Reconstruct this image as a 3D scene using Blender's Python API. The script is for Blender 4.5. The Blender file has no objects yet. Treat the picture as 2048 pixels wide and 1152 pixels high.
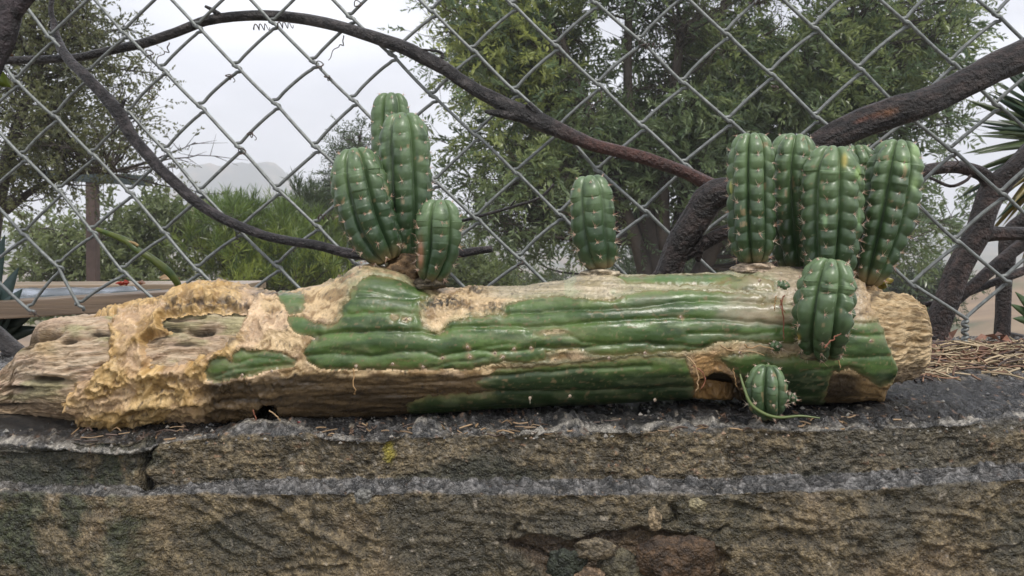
import bpy, math, random
import numpy as np
from mathutils import Vector
random.seed(7); rng = np.random.default_rng(7)
sc = bpy.context.scene
COL = sc.collection

# ------------------------------------------------------------------ camera, world, sun, exposure
F = 1600.0; CX = 1024.0; HY = 470.0; CZ = 1.25        # focal length in photo pixels, principal column, horizon row, eye height
cam = bpy.data.cameras.new('camera'); camo = bpy.data.objects.new('camera', cam); COL.objects.link(camo)
camo.location = (0, 0, CZ); camo.rotation_euler = (math.radians(90), 0, 0)
cam.sensor_width = 36; cam.lens = F/2048*36; cam.shift_y = -(576-HY)/2048
cam.clip_start = .01; cam.clip_end = 3000
cam.dof.use_dof = True; cam.dof.focus_distance = .62; cam.dof.aperture_fstop = 30
sc.camera = camo
W = bpy.data.worlds.new('World'); sc.world = W; W.use_nodes = True
nt = W.node_tree; nt.nodes.clear()
def N(nt, t, **k):
    n = nt.nodes.new(t)
    for a, b in k.items(): setattr(n, a, b)
    return n
SUN_EL, SUN_ROT = math.radians(58), math.radians(150)
sky = N(nt, 'ShaderNodeTexSky', sky_type='NISHITA', sun_disc=False, sun_elevation=SUN_EL, sun_rotation=SUN_ROT)
try: sky.air_density = 1.0; sky.dust_density = 4.0
except Exception: pass
sk_s = N(nt, 'ShaderNodeMix', data_type='RGBA', blend_type='MULTIPLY'); sk_s.inputs[0].default_value = 1
sk_s.inputs[7].default_value = (.10, .10, .10, 1)
nt.links.new(sky.outputs[0], sk_s.inputs[6])
tc = N(nt, 'ShaderNodeTexCoord'); mp = N(nt, 'ShaderNodeMapping'); mp.inputs['Scale'].default_value = (1.0, 1.0, 2.6)
mp.inputs['Location'].default_value = (1.3, .6, .25)
nz = N(nt, 'ShaderNodeTexNoise'); nz.inputs['Scale'].default_value = 1.7; nz.inputs['Detail'].default_value = 6; nz.inputs['Roughness'].default_value = .5
cr = N(nt, 'ShaderNodeValToRGB')
cr.color_ramp.elements[0].position = .34; cr.color_ramp.elements[0].color = (.34, .352, .40, 1)
cr.color_ramp.elements[1].position = .66; cr.color_ramp.elements[1].color = (.75, .765, .805, 1)
nt.links.new(tc.outputs['Generated'], mp.inputs[0]); nt.links.new(mp.outputs[0], nz.inputs[0]); nt.links.new(nz.outputs[0], cr.inputs[0])
mx = N(nt, 'ShaderNodeMix', data_type='RGBA'); mx.inputs[0].default_value = .94
nt.links.new(sk_s.outputs[2], mx.inputs[6]); nt.links.new(cr.outputs[0], mx.inputs[7])
bg = N(nt, 'ShaderNodeBackground'); bg.inputs[1].default_value = 1.05
wo = N(nt, 'ShaderNodeOutputWorld')
nt.links.new(mx.outputs[2], bg.inputs[0]); nt.links.new(bg.outputs[0], wo.inputs[0])
sl = bpy.data.lights.new('sun', 'SUN'); sl.energy = 1.5; sl.angle = math.radians(12); sl.color = (1, .96, .9)
so = bpy.data.objects.new('sun', sl); COL.objects.link(so)
sd = Vector((math.sin(SUN_ROT)*math.cos(SUN_EL), math.cos(SUN_ROT)*math.cos(SUN_EL), math.sin(SUN_EL)))   # towards the sun: behind the camera, to the right
so.rotation_euler = (-sd).to_track_quat('-Z', 'Y').to_euler(); so.location = (0, 0, 5)
sc.view_settings.view_transform = 'Standard'; sc.view_settings.look = 'None'
sc.view_settings.exposure = .84; sc.view_settings.gamma = 1; sc.view_settings.use_curve_mapping = False
sc.cycles.volume_bounces = 3
sc.cycles.max_bounces = 8; sc.cycles.diffuse_bounces = 5; sc.cycles.glossy_bounces = 3; sc.cycles.transparent_max_bounces = 8

# ------------------------------------------------------------------ numpy helpers
def P(px, py, D): return np.array(((px-CX)/F*D, D, CZ+(HY-py)/F*D))
def _h(ix, iy, iz, s):
    h = (ix.astype(np.int64)*374761393 + iy.astype(np.int64)*668265263 + iz.astype(np.int64)*2147483647 + s*1274126177) & 0xffffffff
    h = ((h ^ (h >> 13))*1274126177) & 0xffffffff
    h = ((h ^ (h >> 15))*2246822519) & 0xffffffff
    return ((h ^ (h >> 16)) & 0xffffff)/float(0xffffff)
def vn(x, y, z, s=0):
    x, y, z = np.broadcast_arrays(np.asarray(x, float), np.asarray(y, float), np.asarray(z, float))
    ix, iy, iz = np.floor(x), np.floor(y), np.floor(z); fx, fy, fz = x-ix, y-iy, z-iz
    fx = fx*fx*fx*(fx*(fx*6-15)+10); fy = fy*fy*fy*(fy*(fy*6-15)+10); fz = fz*fz*fz*(fz*(fz*6-15)+10)
    r = 0
    for a in (0, 1):
        for b in (0, 1):
            for c in (0, 1):
                r = r + _h(ix+a, iy+b, iz+c, s)*(fx if a else 1-fx)*(fy if b else 1-fy)*(fz if c else 1-fz)
    return r*2-1
def fbm(x, y, z=0, o=4, s=0, g=.5):
    r = 0; a = 1; t = 0
    for i in range(o):
        r = r + a*vn(np.asarray(x)*2**i+i*17.3, np.asarray(y)*2**i+i*5.7, np.asarray(z)*2**i, s+i); t += a; a *= g
    return r/t
def ridged(x, y, z=0, o=4, s=0, g=.5):
    r = 0; a = 1; t = 0
    for i in range(o):
        r = r + a*(1-np.abs(vn(np.asarray(x)*2**i+i*11.3, np.asarray(y)*2**i+i*3.7, np.asarray(z)*2**i, s+i))*2); t += a; a *= g
    return r/t
def ss(a, b, x):
    t = np.clip((x-a)/(b-a), 0, 1); return t*t*(3-2*t)
def lerp(a, b, t):
    t = np.asarray(t)[..., None]; return np.asarray(a)*(1-t)+np.asarray(b)*t
def segd(x, y, pts, closed=False):
    pts = list(pts)+([pts[0]] if closed else []); d = np.full(np.shape(x), 1e9)
    for (ax, ay), (bx, by) in zip(pts[:-1], pts[1:]):
        vx, vy = bx-ax, by-ay; L = vx*vx+vy*vy+1e-9
        t = np.clip(((x-ax)*vx+(y-ay)*vy)/L, 0, 1)
        d = np.minimum(d, np.hypot(x-ax-t*vx, y-ay-t*vy))
    return d
def sdf(x, y, poly):                          # positive inside
    ins = np.zeros(np.shape(x), bool); n = len(poly)
    for i in range(n):
        ax, ay = poly[i]; bx, by = poly[(i+1) % n]
        if ay == by: continue
        c = ((ay > y) != (by > y)) & (x < (bx-ax)*(y-ay)/(by-ay)+ax); ins ^= c
    d = segd(x, y, poly, True)
    return np.where(ins, d, -d)
def blob(x, y, cx, cy, rx, ry, ang=0):
    c, s = math.cos(ang), math.sin(ang); u = (x-cx)*c+(y-cy)*s; v = -(x-cx)*s+(y-cy)*c
    return np.exp(-((u/rx)**2+(v/ry)**2))

# ------------------------------------------------------------------ mesh and object helpers
def make(name, V, faces, mat, parent=None, col=None, smooth=True, rough=None):
    """V (n,3); faces (m,k) array or list of arrays of equal k"""
    V = np.asarray(V, np.float32).reshape(-1, 3)
    fl = faces if isinstance(faces, list) else [faces]
    fl = [np.asarray(f, np.int32) for f in fl if len(f)]
    me = bpy.data.meshes.new(name)
    me.vertices.add(len(V)); me.vertices.foreach_set('co', V.ravel())
    tot = sum(f.size for f in fl); nf = sum(len(f) for f in fl)
    me.loops.add(tot); me.loops.foreach_set('vertex_index', np.concatenate([f.ravel() for f in fl]))
    me.polygons.add(nf)
    ks = np.concatenate([np.full(len(f), f.shape[1]) for f in fl]).astype(np.int32)
    me.polygons.foreach_set('loop_start', np.concatenate([[0], np.cumsum(ks)[:-1]]).astype(np.int32))
    try: me.polygons.foreach_set('loop_total', ks)
    except Exception: pass
    me.polygons.foreach_set('use_smooth', np.full(nf, smooth))
    me.update(calc_edges=True)
    if col is not None:
        c = np.ones((len(V), 4), np.float32); c[:, :3] = np.clip(np.asarray(col).reshape(-1, 3), 0, 1)
        a = me.color_attributes.new('Col', 'FLOAT_COLOR', 'POINT'); a.data.foreach_set('color', c.ravel())
    if rough is not None:
        a = me.attributes.new('Rg', 'FLOAT', 'POINT'); a.data.foreach_set('value', np.asarray(rough, np.float32).ravel())
    me.validate()
    if mat: me.materials.append(mat)
    o = bpy.data.objects.new(name, me); COL.objects.link(o)
    if parent is not None:
        o.parent = parent; o.location = -np.array(parent.location) if parent.type == 'EMPTY' else (0, 0, 0)
        if parent.type != 'EMPTY': o.location = (0, 0, 0)
    return o
def tag(o, label=None, cat=None, group=None, kind=None):
    if label: o['label'] = label
    if cat: o['category'] = cat
    if group: o['group'] = group
    if kind: o['kind'] = kind
    return o
def empty(name, loc, label, cat, group=None):
    o = bpy.data.objects.new(name, None); COL.objects.link(o); o.location = tuple(float(v) for v in loc)
    o.empty_display_size = .05
    return tag(o, label, cat, group)
def grid_faces(nu, nv, wrap=False):
    i = np.arange(nu-1)[:, None]; j = np.arange(nv if wrap else nv-1)[None, :]; j2 = (j+1) % nv
    return np.stack([i*nv+j, (i+1)*nv+j, (i+1)*nv+j2, i*nv+j2], -1).reshape(-1, 4)
def catmull(pts, n):
    p = np.asarray(pts, float); m = len(p); q = np.vstack([2*p[0]-p[1], p, 2*p[-1]-p[-2]])
    t = np.linspace(0, m-1, n); i = np.minimum(t.astype(int), m-2); f = (t-i)[:, None]
    a, b, c, d = q[i], q[i+1], q[i+2], q[i+3]
    return .5*((2*b)+(-a+c)*f+(2*a-5*b+4*c-d)*f*f+(-a+3*b-3*c+d)*f**3)
def frames(C):
    T = np.gradient(C, axis=0); T /= np.linalg.norm(T, axis=1)[:, None]+1e-12
    n = np.zeros_like(T); ref = np.array((0, -1., 0)) if abs(T[0][1]) < .9 else np.array((0, 0, 1.))
    v = ref-T[0]*ref.dot(T[0]); v /= np.linalg.norm(v); n[0] = v
    for i in range(1, len(C)):
        v = n[i-1]-T[i]*n[i-1].dot(T[i]); n[i] = v/(np.linalg.norm(v)+1e-12)
    return T, n, np.cross(T, n)
def tube(C, R, sides=8, cap=True, bark=0, bs=60, seed=0, off=0):
    """returns V, F(list) for a tube round centre line C with radius R"""
    C = np.asarray(C, float); n = len(C); R = np.broadcast_to(np.asarray(R, float), (n,)).copy()
    T, A, B = frames(C); th = np.linspace(0, 2*np.pi, sides, endpoint=False)
    ring = A[:, None]*np.cos(th)[None, :, None]+B[:, None]*np.sin(th)[None, :, None]
    RR = np.repeat(R[:, None], sides, 1)
    if bark:
        L = np.concatenate([[0], np.cumsum(np.linalg.norm(np.diff(C, axis=0), axis=1))])
        a = fbm(np.cos(th)[None]*2.2+L[:, None]*bs*.35, np.sin(th)[None]*2.2, L[:, None]*bs*.12, 4, seed)
        b = ridged(np.cos(th)[None]*5, np.sin(th)[None]*5, L[:, None]*bs*.25, 3, seed+9)
        knot = fbm(L[:, None]*bs*.5, th[None]*.0+seed, 0, 3, seed+4)
        RR = RR*(1+bark*(a*.9+b*.45+knot*.6))
    V = C[:, None]+ring*RR[..., None]; Fq = grid_faces(n, sides, True)
    V = V.reshape(-1, 3); fl = [Fq]
    if cap:
        V = np.vstack([V, C[0], C[-1]]); k = len(V); j = np.arange(sides); j2 = (j+1) % sides
        fl.append(np.vstack([np.stack([np.full(sides, k-2), j, j2], -1), np.stack([np.full(sides, k-1), (n-1)*sides+j2, (n-1)*sides+j], -1)]))
    return V, [f+off for f in fl]
class Acc:
    def __init__(s): s.V = []; s.Q = []; s.T = []; s.C = []; s.n = 0
    def add(s, V, fl, col=None):
        for f in fl: (s.Q if f.shape[1] == 4 else s.T).append(f+s.n)
        s.V.append(V); s.n += len(V); s.C.append(np.broadcast_to(np.asarray(col if col is not None else (1, 1, 1), float), (len(V), 3)))
    def build(s, name, mat, parent=None, smooth=True):
        fl = ([np.vstack(s.Q)] if s.Q else [])+([np.vstack(s.T)] if s.T else [])
        return make(name, np.vstack(s.V), fl, mat, parent, np.vstack(s.C), smooth)

# ------------------------------------------------------------------ materials
def material(name, base=(.5, .5, .5), attr=True, rough=.6, var=.3, vscale=200, bump=.3, bscale=400, bdist=.001, spec=.5, metal=0, coat=0,
             trans=0, rattr=False, stretch=(1, 1, 1), sss=0, grit=0, gscale=900, crinkle=0, cscale=110):
    m = bpy.data.materials.new(name); m.use_nodes = True; t = m.node_tree; t.nodes.clear()
    out = N(t, 'ShaderNodeOutputMaterial'); b = N(t, 'ShaderNodeBsdfPrincipled')
    tcn = N(t, 'ShaderNodeTexCoord'); mp = N(t, 'ShaderNodeMapping'); mp.inputs['Scale'].default_value = stretch
    t.links.new(tcn.outputs['Object'], mp.inputs[0])
    nz = N(t, 'ShaderNodeTexNoise'); nz.inputs['Scale'].default_value = vscale; nz.inputs['Detail'].default_value = 6; nz.inputs['Roughness'].default_value = .65
    t.links.new(mp.outputs[0], nz.inputs[0])
    mr = N(t, 'ShaderNodeMapRange'); mr.inputs[1].default_value = .3; mr.inputs[2].default_value = .7; mr.inputs[3].default_value = 1-var; mr.inputs[4].default_value = 1+var
    t.links.new(nz.outputs[0], mr.inputs[0])
    mul = N(t, 'ShaderNodeVectorMath', operation='SCALE')
    if attr:
        a = N(t, 'ShaderNodeAttribute', attribute_name='Col'); t.links.new(a.outputs['Color'], mul.inputs[0])
    else: mul.inputs[0].default_value = base
    t.links.new(mr.outputs[0], mul.inputs[3]); t.links.new(mul.outputs[0], b.inputs['Base Color'])
    b.inputs['Roughness'].default_value = rough; b.inputs['Specular IOR Level'].default_value = spec; b.inputs['Metallic'].default_value = metal
    if coat: b.inputs['Coat Weight'].default_value = coat; b.inputs['Coat Roughness'].default_value = .18
    if sss: b.inputs['Subsurface Weight'].default_value = sss; b.inputs['Subsurface Radius'].default_value = (.002, .003, .001); b.inputs['Subsurface Scale'].default_value = 1
    if rattr:
        ra = N(t, 'ShaderNodeAttribute', attribute_name='Rg'); t.links.new(ra.outputs['Fac'], b.inputs['Roughness'])
    if bump:
        n2 = N(t, 'ShaderNodeTexNoise'); n2.inputs['Scale'].default_value = bscale; n2.inputs['Detail'].default_value = 5; n2.inputs['Roughness'].default_value = .6
        t.links.new(mp.outputs[0], n2.inputs[0])
        bp = N(t, 'ShaderNodeBump'); bp.inputs['Strength'].default_value = bump; bp.inputs['Distance'].default_value = bdist
        t.links.new(n2.outputs[0], bp.inputs['Height']); t.links.new(bp.outputs[0], b.inputs['Normal'])
        if grit:
            vo = N(t, 'ShaderNodeTexVoronoi'); vo.inputs['Scale'].default_value = gscale; t.links.new(tcn.outputs['Object'], vo.inputs['Vector'])
            bw = N(t, 'ShaderNodeRGBToBW'); t.links.new(vo.outputs['Color'], bw.inputs[0])
            m2 = N(t, 'ShaderNodeMapRange'); m2.inputs[1].default_value = .15; m2.inputs[2].default_value = .85; m2.inputs[3].default_value = 1-grit; m2.inputs[4].default_value = 1+grit*1.3
            t.links.new(bw.outputs[0], m2.inputs[0]); ml = N(t, 'ShaderNodeMath', operation='MULTIPLY'); t.links.new(mr.outputs[0], ml.inputs[0]); t.links.new(m2.outputs[0], ml.inputs[1])
            t.links.new(ml.outputs[0], mul.inputs[3])
            b2 = N(t, 'ShaderNodeBump'); b2.inputs['Strength'].default_value = 1; b2.inputs['Distance'].default_value = .0007; b2.invert = True
            t.links.new(vo.outputs['Distance'], b2.inputs['Height']); t.links.new(bp.outputs[0], b2.inputs['Normal']); t.links.new(b2.outputs[0], b.inputs['Normal'])
        if crinkle:
            prev = bp.outputs[0]
            for sc__, dd_ in ((cscale, crinkle), (cscale*2.6, crinkle*.45)):
                wp = N(t, 'ShaderNodeTexNoise'); wp.inputs['Scale'].default_value = sc__; wp.inputs['Detail'].default_value = 1.5; wp.inputs['Distortion'].default_value = 1.6; t.links.new(mp.outputs[0], wp.inputs[0])
                m1 = N(t, 'ShaderNodeMath', operation='SUBTRACT'); m1.inputs[1].default_value = .5; t.links.new(wp.outputs[0], m1.inputs[0])
                m2 = N(t, 'ShaderNodeMath', operation='ABSOLUTE'); t.links.new(m1.outputs[0], m2.inputs[0])
                b2 = N(t, 'ShaderNodeBump'); b2.inputs['Strength'].default_value = 1; b2.inputs['Distance'].default_value = dd_; b2.invert = True
                t.links.new(m2.outputs[0], b2.inputs['Height']); t.links.new(prev, b2.inputs['Normal']); prev = b2.outputs[0]
            t.links.new(prev, b.inputs['Normal'])
    last = b.outputs[0]
    if trans:
        tr = N(t, 'ShaderNodeBsdfTranslucent'); t.links.new(mul.outputs[0], tr.inputs[0])
        ms = N(t, 'ShaderNodeMixShader'); ms.inputs[0].default_value = trans
        t.links.new(b.outputs[0], ms.inputs[1]); t.links.new(tr.outputs[0], ms.inputs[2]); last = ms.outputs[0]
    t.links.new(last, out.inputs[0])
    return m
M = {}
M['green'] = material('cactus_green_skin', rough=.3, var=.2, vscale=70, bump=.35, bscale=200, bdist=.0012, coat=.05, rattr=True)
M['shoot'] = material('cactus_shoot_skin', rough=.42, var=.16, vscale=160, bump=.3, bscale=700, bdist=.0004, coat=.15)
M['peel'] = material('dried_cactus_skin', rough=.45, var=.22, vscale=120, bump=.35, bscale=320, bdist=.0010, rattr=True, crinkle=.0022, cscale=70)
M['bare'] = material('bare_smooth_skin', rough=.4, var=.3, vscale=150, bump=.5, bscale=160, bdist=.0012, rattr=True, stretch=(1, 3, 3))
M['wood'] = material('weathered_cactus_wood', rough=.6, var=.36, vscale=60, bump=1, bscale=65, bdist=.003, stretch=(1, 7, 7))
M['spine'] = material('cactus_spines', rough=.5, var=.1, bump=0)
M['wall'] = material('wet_concrete', var=.5, vscale=260, bump=1, bscale=520, bdist=.0026, rattr=True, grit=.36, gscale=680, spec=.7)
M['stone'] = material('wall_stone', rough=.5, var=.5, vscale=200, bump=1, bscale=300, bdist=.003, grit=.3, gscale=600)
M['wire'] = material('galvanised_wire', base=(.19, .20, .19), attr=False, rough=.45, var=.4, vscale=200, bump=.4, bscale=900, bdist=.0004, metal=.35)
M['bark'] = material('wet_vine_bark', rough=.4, var=.6, vscale=220, bump=1, bscale=300, bdist=.005)
M['bark_far'] = material('tree_bark', rough=.8, var=.35, vscale=12, bump=.6, bscale=20, bdist=.02)
M['leaf'] = material('leaf_green', rough=.32, var=.12, vscale=3, bump=0, trans=.45, spec=.9)
M['straw'] = material('dry_straw', rough=.6, var=.2, vscale=100, bump=0)
M['board'] = material('wet_timber', rough=.35, var=.35, vscale=25, bump=.5, bscale=60, bdist=.001, stretch=(.25, 2, 6))
M['metal'] = material('zinc_sheet', base=(.5, .55, .62), attr=False, rough=.22, var=.15, vscale=8, bump=.2, bscale=10, bdist=.003, metal=.8)
M['dark'] = material('dark_steel', base=(.035, .05, .05), attr=False, rough=.4, var=.3, vscale=8, bump=.1, bscale=30)
M['rust'] = material('rusty_post', base=(.09, .06, .05), attr=False, rough=.6, var=.4, vscale=8, bump=.2, bscale=30)
M['ground'] = material('hillside_ground', rough=.9, var=.35, vscale=.35, bump=0)
M['soil'] = material('near_soil', rough=.8, var=.35, vscale=25, bump=.7, bscale=60, bdist=.01)

# ------------------------------------------------------------------ terrain
def ground_py(px):                                          # helper: where the near ground sits
    return 0
def terrain():
    ys = np.concatenate([np.linspace(.80, 3, 32), np.geomspace(3.1, 640, 170)])
    us = np.linspace(-1.5, 1.5, 300)
    Y = np.repeat(ys[:, None], len(us), 1); U = np.repeat(us[None], len(ys), 0); X = U*(Y*1.0+1.2)
    r = Y
    base = np.interp(r, [0, 1, 1.6, 3, 6, 10, 20, 35, 60, 110, 200, 330, 640], [-.17, -.18, -.24, -.55, -1.25, -2.1, -4.2, -6.2, -8.5, -12, -9.5, -3, 4])
    pxn = CX+X/Y*F
    # brown mound to the right, brown slope far left, misty mountain
    base += 5.6*blob(pxn, r, 2060, 62, 300, 26)
    base += 5.5*blob(pxn, r, -60, 75, 260, 24)
    base += np.minimum(44*blob(pxn, r, 470, 430, 190, 70), 36)*(1+.16*fbm(X/26, Y/60, 0, 3, 5))+1.6*ridged(X/5, Y/9, 0, 3, 6)*ss(300, 360, r)+9*blob(pxn, r, 300, 300, 160, 30)+6*blob(pxn, r, 600, 260, 120, 30)
    base += 12*blob(pxn, r, 1130, 440, 260, 70)+14*blob(pxn, r, 2100, 440, 330, 80)
    base += fbm(X/9, Y/9, 0, 5, 2)*np.clip(r*.012, 0, 2.2)+fbm(X*2, Y*2, 0, 4, 3)*.03*np.clip(r, 0, 3)/3
    n1 = fbm(X/5, Y/5, 0, 5, 11); n2 = fbm(X/16, Y/16, 0, 4, 12)
    c = lerp((.15, .12, .06), (.19, .145, .085), ss(-.3, .3, n1))
    c = lerp(c, (.24, .155, .09), ss(.0, .35, n2)*.8)
    c = lerp(c, (.055, .085, .03), ss(.05, .3, fbm(X/3, Y/3, 0, 5, 14))*ss(2, 20, r)*.85)
    c = lerp(c, (.03, .045, .03), ss(160, 300, r)*ss(-.5, .0, fbm(X/8, Y/8, 0, 5, 19)))
    c = lerp(c, (.10, .08, .05), ss(5, 1.5, r))
    V = np.stack([X, Y, CZ+base], -1)
    o = make('ground', V, grid_faces(len(ys), len(us))[:, ::-1], M['ground'], None, c)
    tag(o, kind='structure')
    # flat ground in front of the wall
    xs = np.linspace(-30, 30, 120); yy = np.linspace(-30, .45, 60)
    Xg, Yg = np.meshgrid(xs, yy, indexing='ij')
    Zg = fbm(Xg, Yg, 0, 4, 21)*.03-.02
    o = make('path', np.stack([Xg, Yg, Zg], -1), grid_faces(120, 60), M['soil'], None, lerp((.13, .1, .06), (.06, .08, .03), ss(-.2, .3, fbm(Xg/2, Yg/2, 0, 4, 22))))
    tag(o, kind='structure')
terrain()

# ------------------------------------------------------------------ concrete wall
def px_of(x, y): return CX+x/y*F
EDGE = [(-300, 888), (0, 885), (80, 893), (150, 900), (270, 905), (292, 886), (420, 872), (446, 852), (500, 847), (560, 850), (600, 862), (640, 878), (770, 885), (800, 868), (830, 850), (870, 853), (900, 864), (950, 850),
        (1020, 872), (1070, 868), (1110, 860), (1150, 852), (1200, 862), (1290, 866), (1330, 855), (1400, 846), (1500, 853), (1600, 862), (1720, 858), (1850, 853), (1960, 850), (2010, 838), (2060, 836), (2400, 832)]
LEDGE = [(-300, 976), (0, 978), (280, 985), (450, 974), (700, 970), (1000, 972), (1300, 974), (1500, 968), (1800, 958), (2048, 944), (2400, 930)]
def ztop(x, y): return -.1296+.0165*x+.045*(y-.6)
def wall():
    nx = 900; xs = np.linspace(-.56, .56, nx)
    E = np.array(EDGE, float); L = np.array(LEDGE, float)
    pxe = px_of(xs, .515)
    epy = np.interp(pxe, E[:, 0], E[:, 1]); epy = np.convolve(np.pad(epy, 4, 'edge'), np.ones(9)/9, 'valid')
    lpy = np.interp(pxe, L[:, 0], L[:, 1])+fbm(xs*30, 0, 0, 3, 8)*4
    ye0 = -ztop(xs, .515)*F/(epy-HY)
    Ye = .515+.55*(ye0-.515); ze = -(epy-HY)/F*Ye
    Yb = np.convolve(np.pad(Ye, 45, 'edge'), np.ones(91)/91, 'valid'); Yb = np.minimum(Yb, Ye+.004)-.001
    zl = -(lpy-14-HY)/F*Yb                     # ledge level
    lw = np.interp(pxe, [-300, 200, 330, 480, 2400], [.010, .012, .012, .022, .022])
    Yl = Yb-lw+.0025*fbm(xs*30, 3, 0, 4, 9)
    prof = []                                   # list of (Y, z, zone)
    for t in np.linspace(0, 1, 100)**1.5:       # top, from the back
        tt = 1-t
        Y = Ye+(.86-Ye)*tt
        zt = ztop(xs, Y); bl = np.exp(-((Y-Ye)/.03)**2)
        prof.append((Y, zt+(ze-ztop(xs, Ye))*bl, 0))
    for t in np.linspace(0, 1, 60)[1:]:
        prof.append((Ye+(Yb-Ye)*min(1, t*8.0), ze+(zl-ze)*t, 1))
    for t in np.linspace(0, 1, 24)[1:]:
        prof.append((Yb+(Yl-Yb)*t, zl-.003*t, 2))
    for t in np.linspace(0, 1, 130)[1:]:
        prof.append((Yl-.002*t, zl-.003-.11*t, 3))
    for t in (.05, .15, .4, .7, 1):
        prof.append((Yl-.002-.01*t, (zl-.113)*(1-t)-(CZ+.03)*t, 4))
    Y = np.stack([p[0] for p in prof], 1); Z = np.stack([p[1] for p in prof], 1)
    zone = np.broadcast_to(np.array([p[2] for p in prof])[None], Y.shape); X = np.repeat(xs[:, None], Y.shape[1], 1)
    # smooth the profile corners (convolution along the profile)
    for _ in range(2):
        Y[:, 1:-1] = (Y[:, :-2]+2*Y[:, 1:-1]+Y[:, 2:])/4 if _ < 3 else Y[:, 1:-1]
        Z[:, 1:-1] = (Z[:, :-2]+2*Z[:, 1:-1]+Z[:, 2:])/4
    ty = np.gradient(Y, axis=1); tz = np.gradient(Z, axis=1); ln = np.hypot(ty, tz)+1e-9
    ny, nz_ = tz/ln, -ty/ln                      # outward normal (towards camera / up)
    px = CX+X/Y*F; py = HY-Z/Y*F
    face = ss(.2, .9, -ny); top = 1-face
    # relief
    n_big = fbm(X*22, Y*22, Z*30, 4, 31); n_mid = fbm(X*75, Y*75, Z*110, 4, 32); n_f = fbm(X*260, Y*260, Z*330, 3, 33, .6)
    h = n_big*.0030+n_mid*.0012+n_f*.0014*(1+top)+fbm(X*150, Y*150, Z*150, 3, 36)*.0013
    pits = ss(.35, .75, vn(X*160, Y*160, Z*220, 40)); h -= pits*.0012
    rub = ss(.15, .6, vn(X*110, Y*150, Z*110, 41))*np.exp(-((Y-.545)/.04)**2)*top*(px > 560); h += rub*.0035
    lump = blob(px, py, 1128, 838, 34, 16)+.7*blob(px, py, 1370, 812, 40, 14)+.5*blob(px, py, 850, 848, 30, 10)+.5*blob(px, py, 1540, 850, 40, 12)
    h += lump*.006*(.7+.6*n_mid)
    h += blob(px, py, 1950, 880, 90, 26)*.001
    # lower face: trowel marks, hollow with stones, cracks
    wob = fbm(X*40, 0, Z*40, 3, 44)*14
    for k, (x0, y0, x1, y1, w, d) in enumerate([(380, 1010, 560, 1108, 9, .0016), (400, 1050, 470, 1100, 6, .001), (540, 1010, 720, 1112, 11, .0022), (430, 1020, 620, 1130, 6, .001), (460, 1140, 700, 1120, 6, .001), (600, 1122, 760, 1128, 5, .0009),
                                 (900, 1040, 1010, 1052, 5, .0009), (1040, 1060, 1180, 1072, 5, .001), (1100, 1090, 1240, 1080, 5, .001), (980, 1030, 1100, 1036, 4, .0008), (1450, 1000, 1620, 1040, 8, .0012), (1700, 1105, 1900, 1080, 6, .0012), (1820, 1015, 1980, 1030, 6, .0012)]):
        d_ = segd(px, py+wob, [(x0, y0), (x1, y1)]); h += (np.exp(-(d_/w)**2)*d-np.exp(-((d_-w*1.3)/w)**2)*d*.6)*(zone >= 3)
    hol = sdf(px+n_mid*14, py+n_big*26, [(1005, 1085), (1060, 1070), (1150, 1085), (1210, 1062), (1270, 1058), (1400, 1078), (1460, 1120), (1450, 1180), (1130, 1180), (1060, 1130)])
    hm = ss(-3, 9, hol)*(zone >= 3); h -= hm*.006
    for pts in [[(1000, 1085), (1080, 1105), (1160, 1160)], [(1455, 1055), (1420, 1080), (1400, 1095)], [(1340, 1010), (1350, 1030), (1335, 1045)], [(1950, 1110), (2040, 1090)], [(500, 1005), (515, 1015)], [(1020, 1085), (1040, 1050)], [(508, 1002), (520, 1012)]]:
        h -= np.exp(-(segd(px+n_mid*10, py+n_mid*10, pts)/4)**2)*.004*(zone >= 2)
    rough_r = ss(1450, 1600, px)*(zone >= 3); h += rough_r*(n_mid*.0025+fbm(X*40, 0, Z*60, 3, 46)*.003)
    lefty = ss(300, 270, px+n_mid*10)*face*(zone <= 1)
    h -= lefty*.007
    crack = np.exp(-(segd(px+n_mid*12, py, [(300, 885), (283, 905), (280, 950), (288, 975)])/9)**2)*face; h -= crack*.007
    ins = 1
    Yn = Y+ny*h; Zn = Z+nz_*h
    # colours
    agg = vn(X*520, Y*520, Z*520, 50); agg2 = vn(X*300, Y*300, Z*300, 51)
    brown = lerp((.058, .045, .024), (.190, .145, .080), ss(-.35, .4, n_mid*.6+n_f*.8))
    brown = lerp(brown, (.055, .05, .035), ss(.0, .4, fbm(X*18, 0, Z*26, 4, 53))*.7)
    brown = lerp(brown, (.26, .18, .10), ss(.1, .45, fbm(X*12, 0, Z*14, 4, 54))*.5*(zone >= 3))
    grey = lerp((.028, .028, .027), (.185, .175, .165), ss(-.25, .5, n_f*.8+agg*.35+n_mid*.3))
    c = lerp(brown, grey, np.clip(top*1.2, 0, 1))  # upward faces greyer: sky sheen painted into the concrete colour
    c = lerp(c, (.14, .115, .08), top*ss(.05, .4, n_big+.4*n_mid)*.5)
    c = lerp(c, (.016, .016, .017), np.clip(top*ss(.515, .55, Y+n_mid*.02)*ss(.68, .64, Y)*.85*ss(-.5, .2, n_mid*.6+n_big*.6+.2), 0, 1))  # wet dark band, with the trunk's shade painted into the wall top
    c = lerp(c, (.32, .29, .24), ss(.55, .8, agg)*ss(.1, .6, np.exp(-((Y-Ye[:, None])/.012)**2)*(zone <= 1))*.5)
    c = lerp(c, (.42, .36, .28), ss(.72, .85, agg2)*.6)
    c = lerp(c, (.30, .17, .10), ss(.74, .86, vn(X*360, Y*360, Z*360, 57))*.6*(zone < 3))
    edgew = np.exp(-((Y-Ye[:, None]-.003)/.006)**2)*(zone <= 0)
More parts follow.
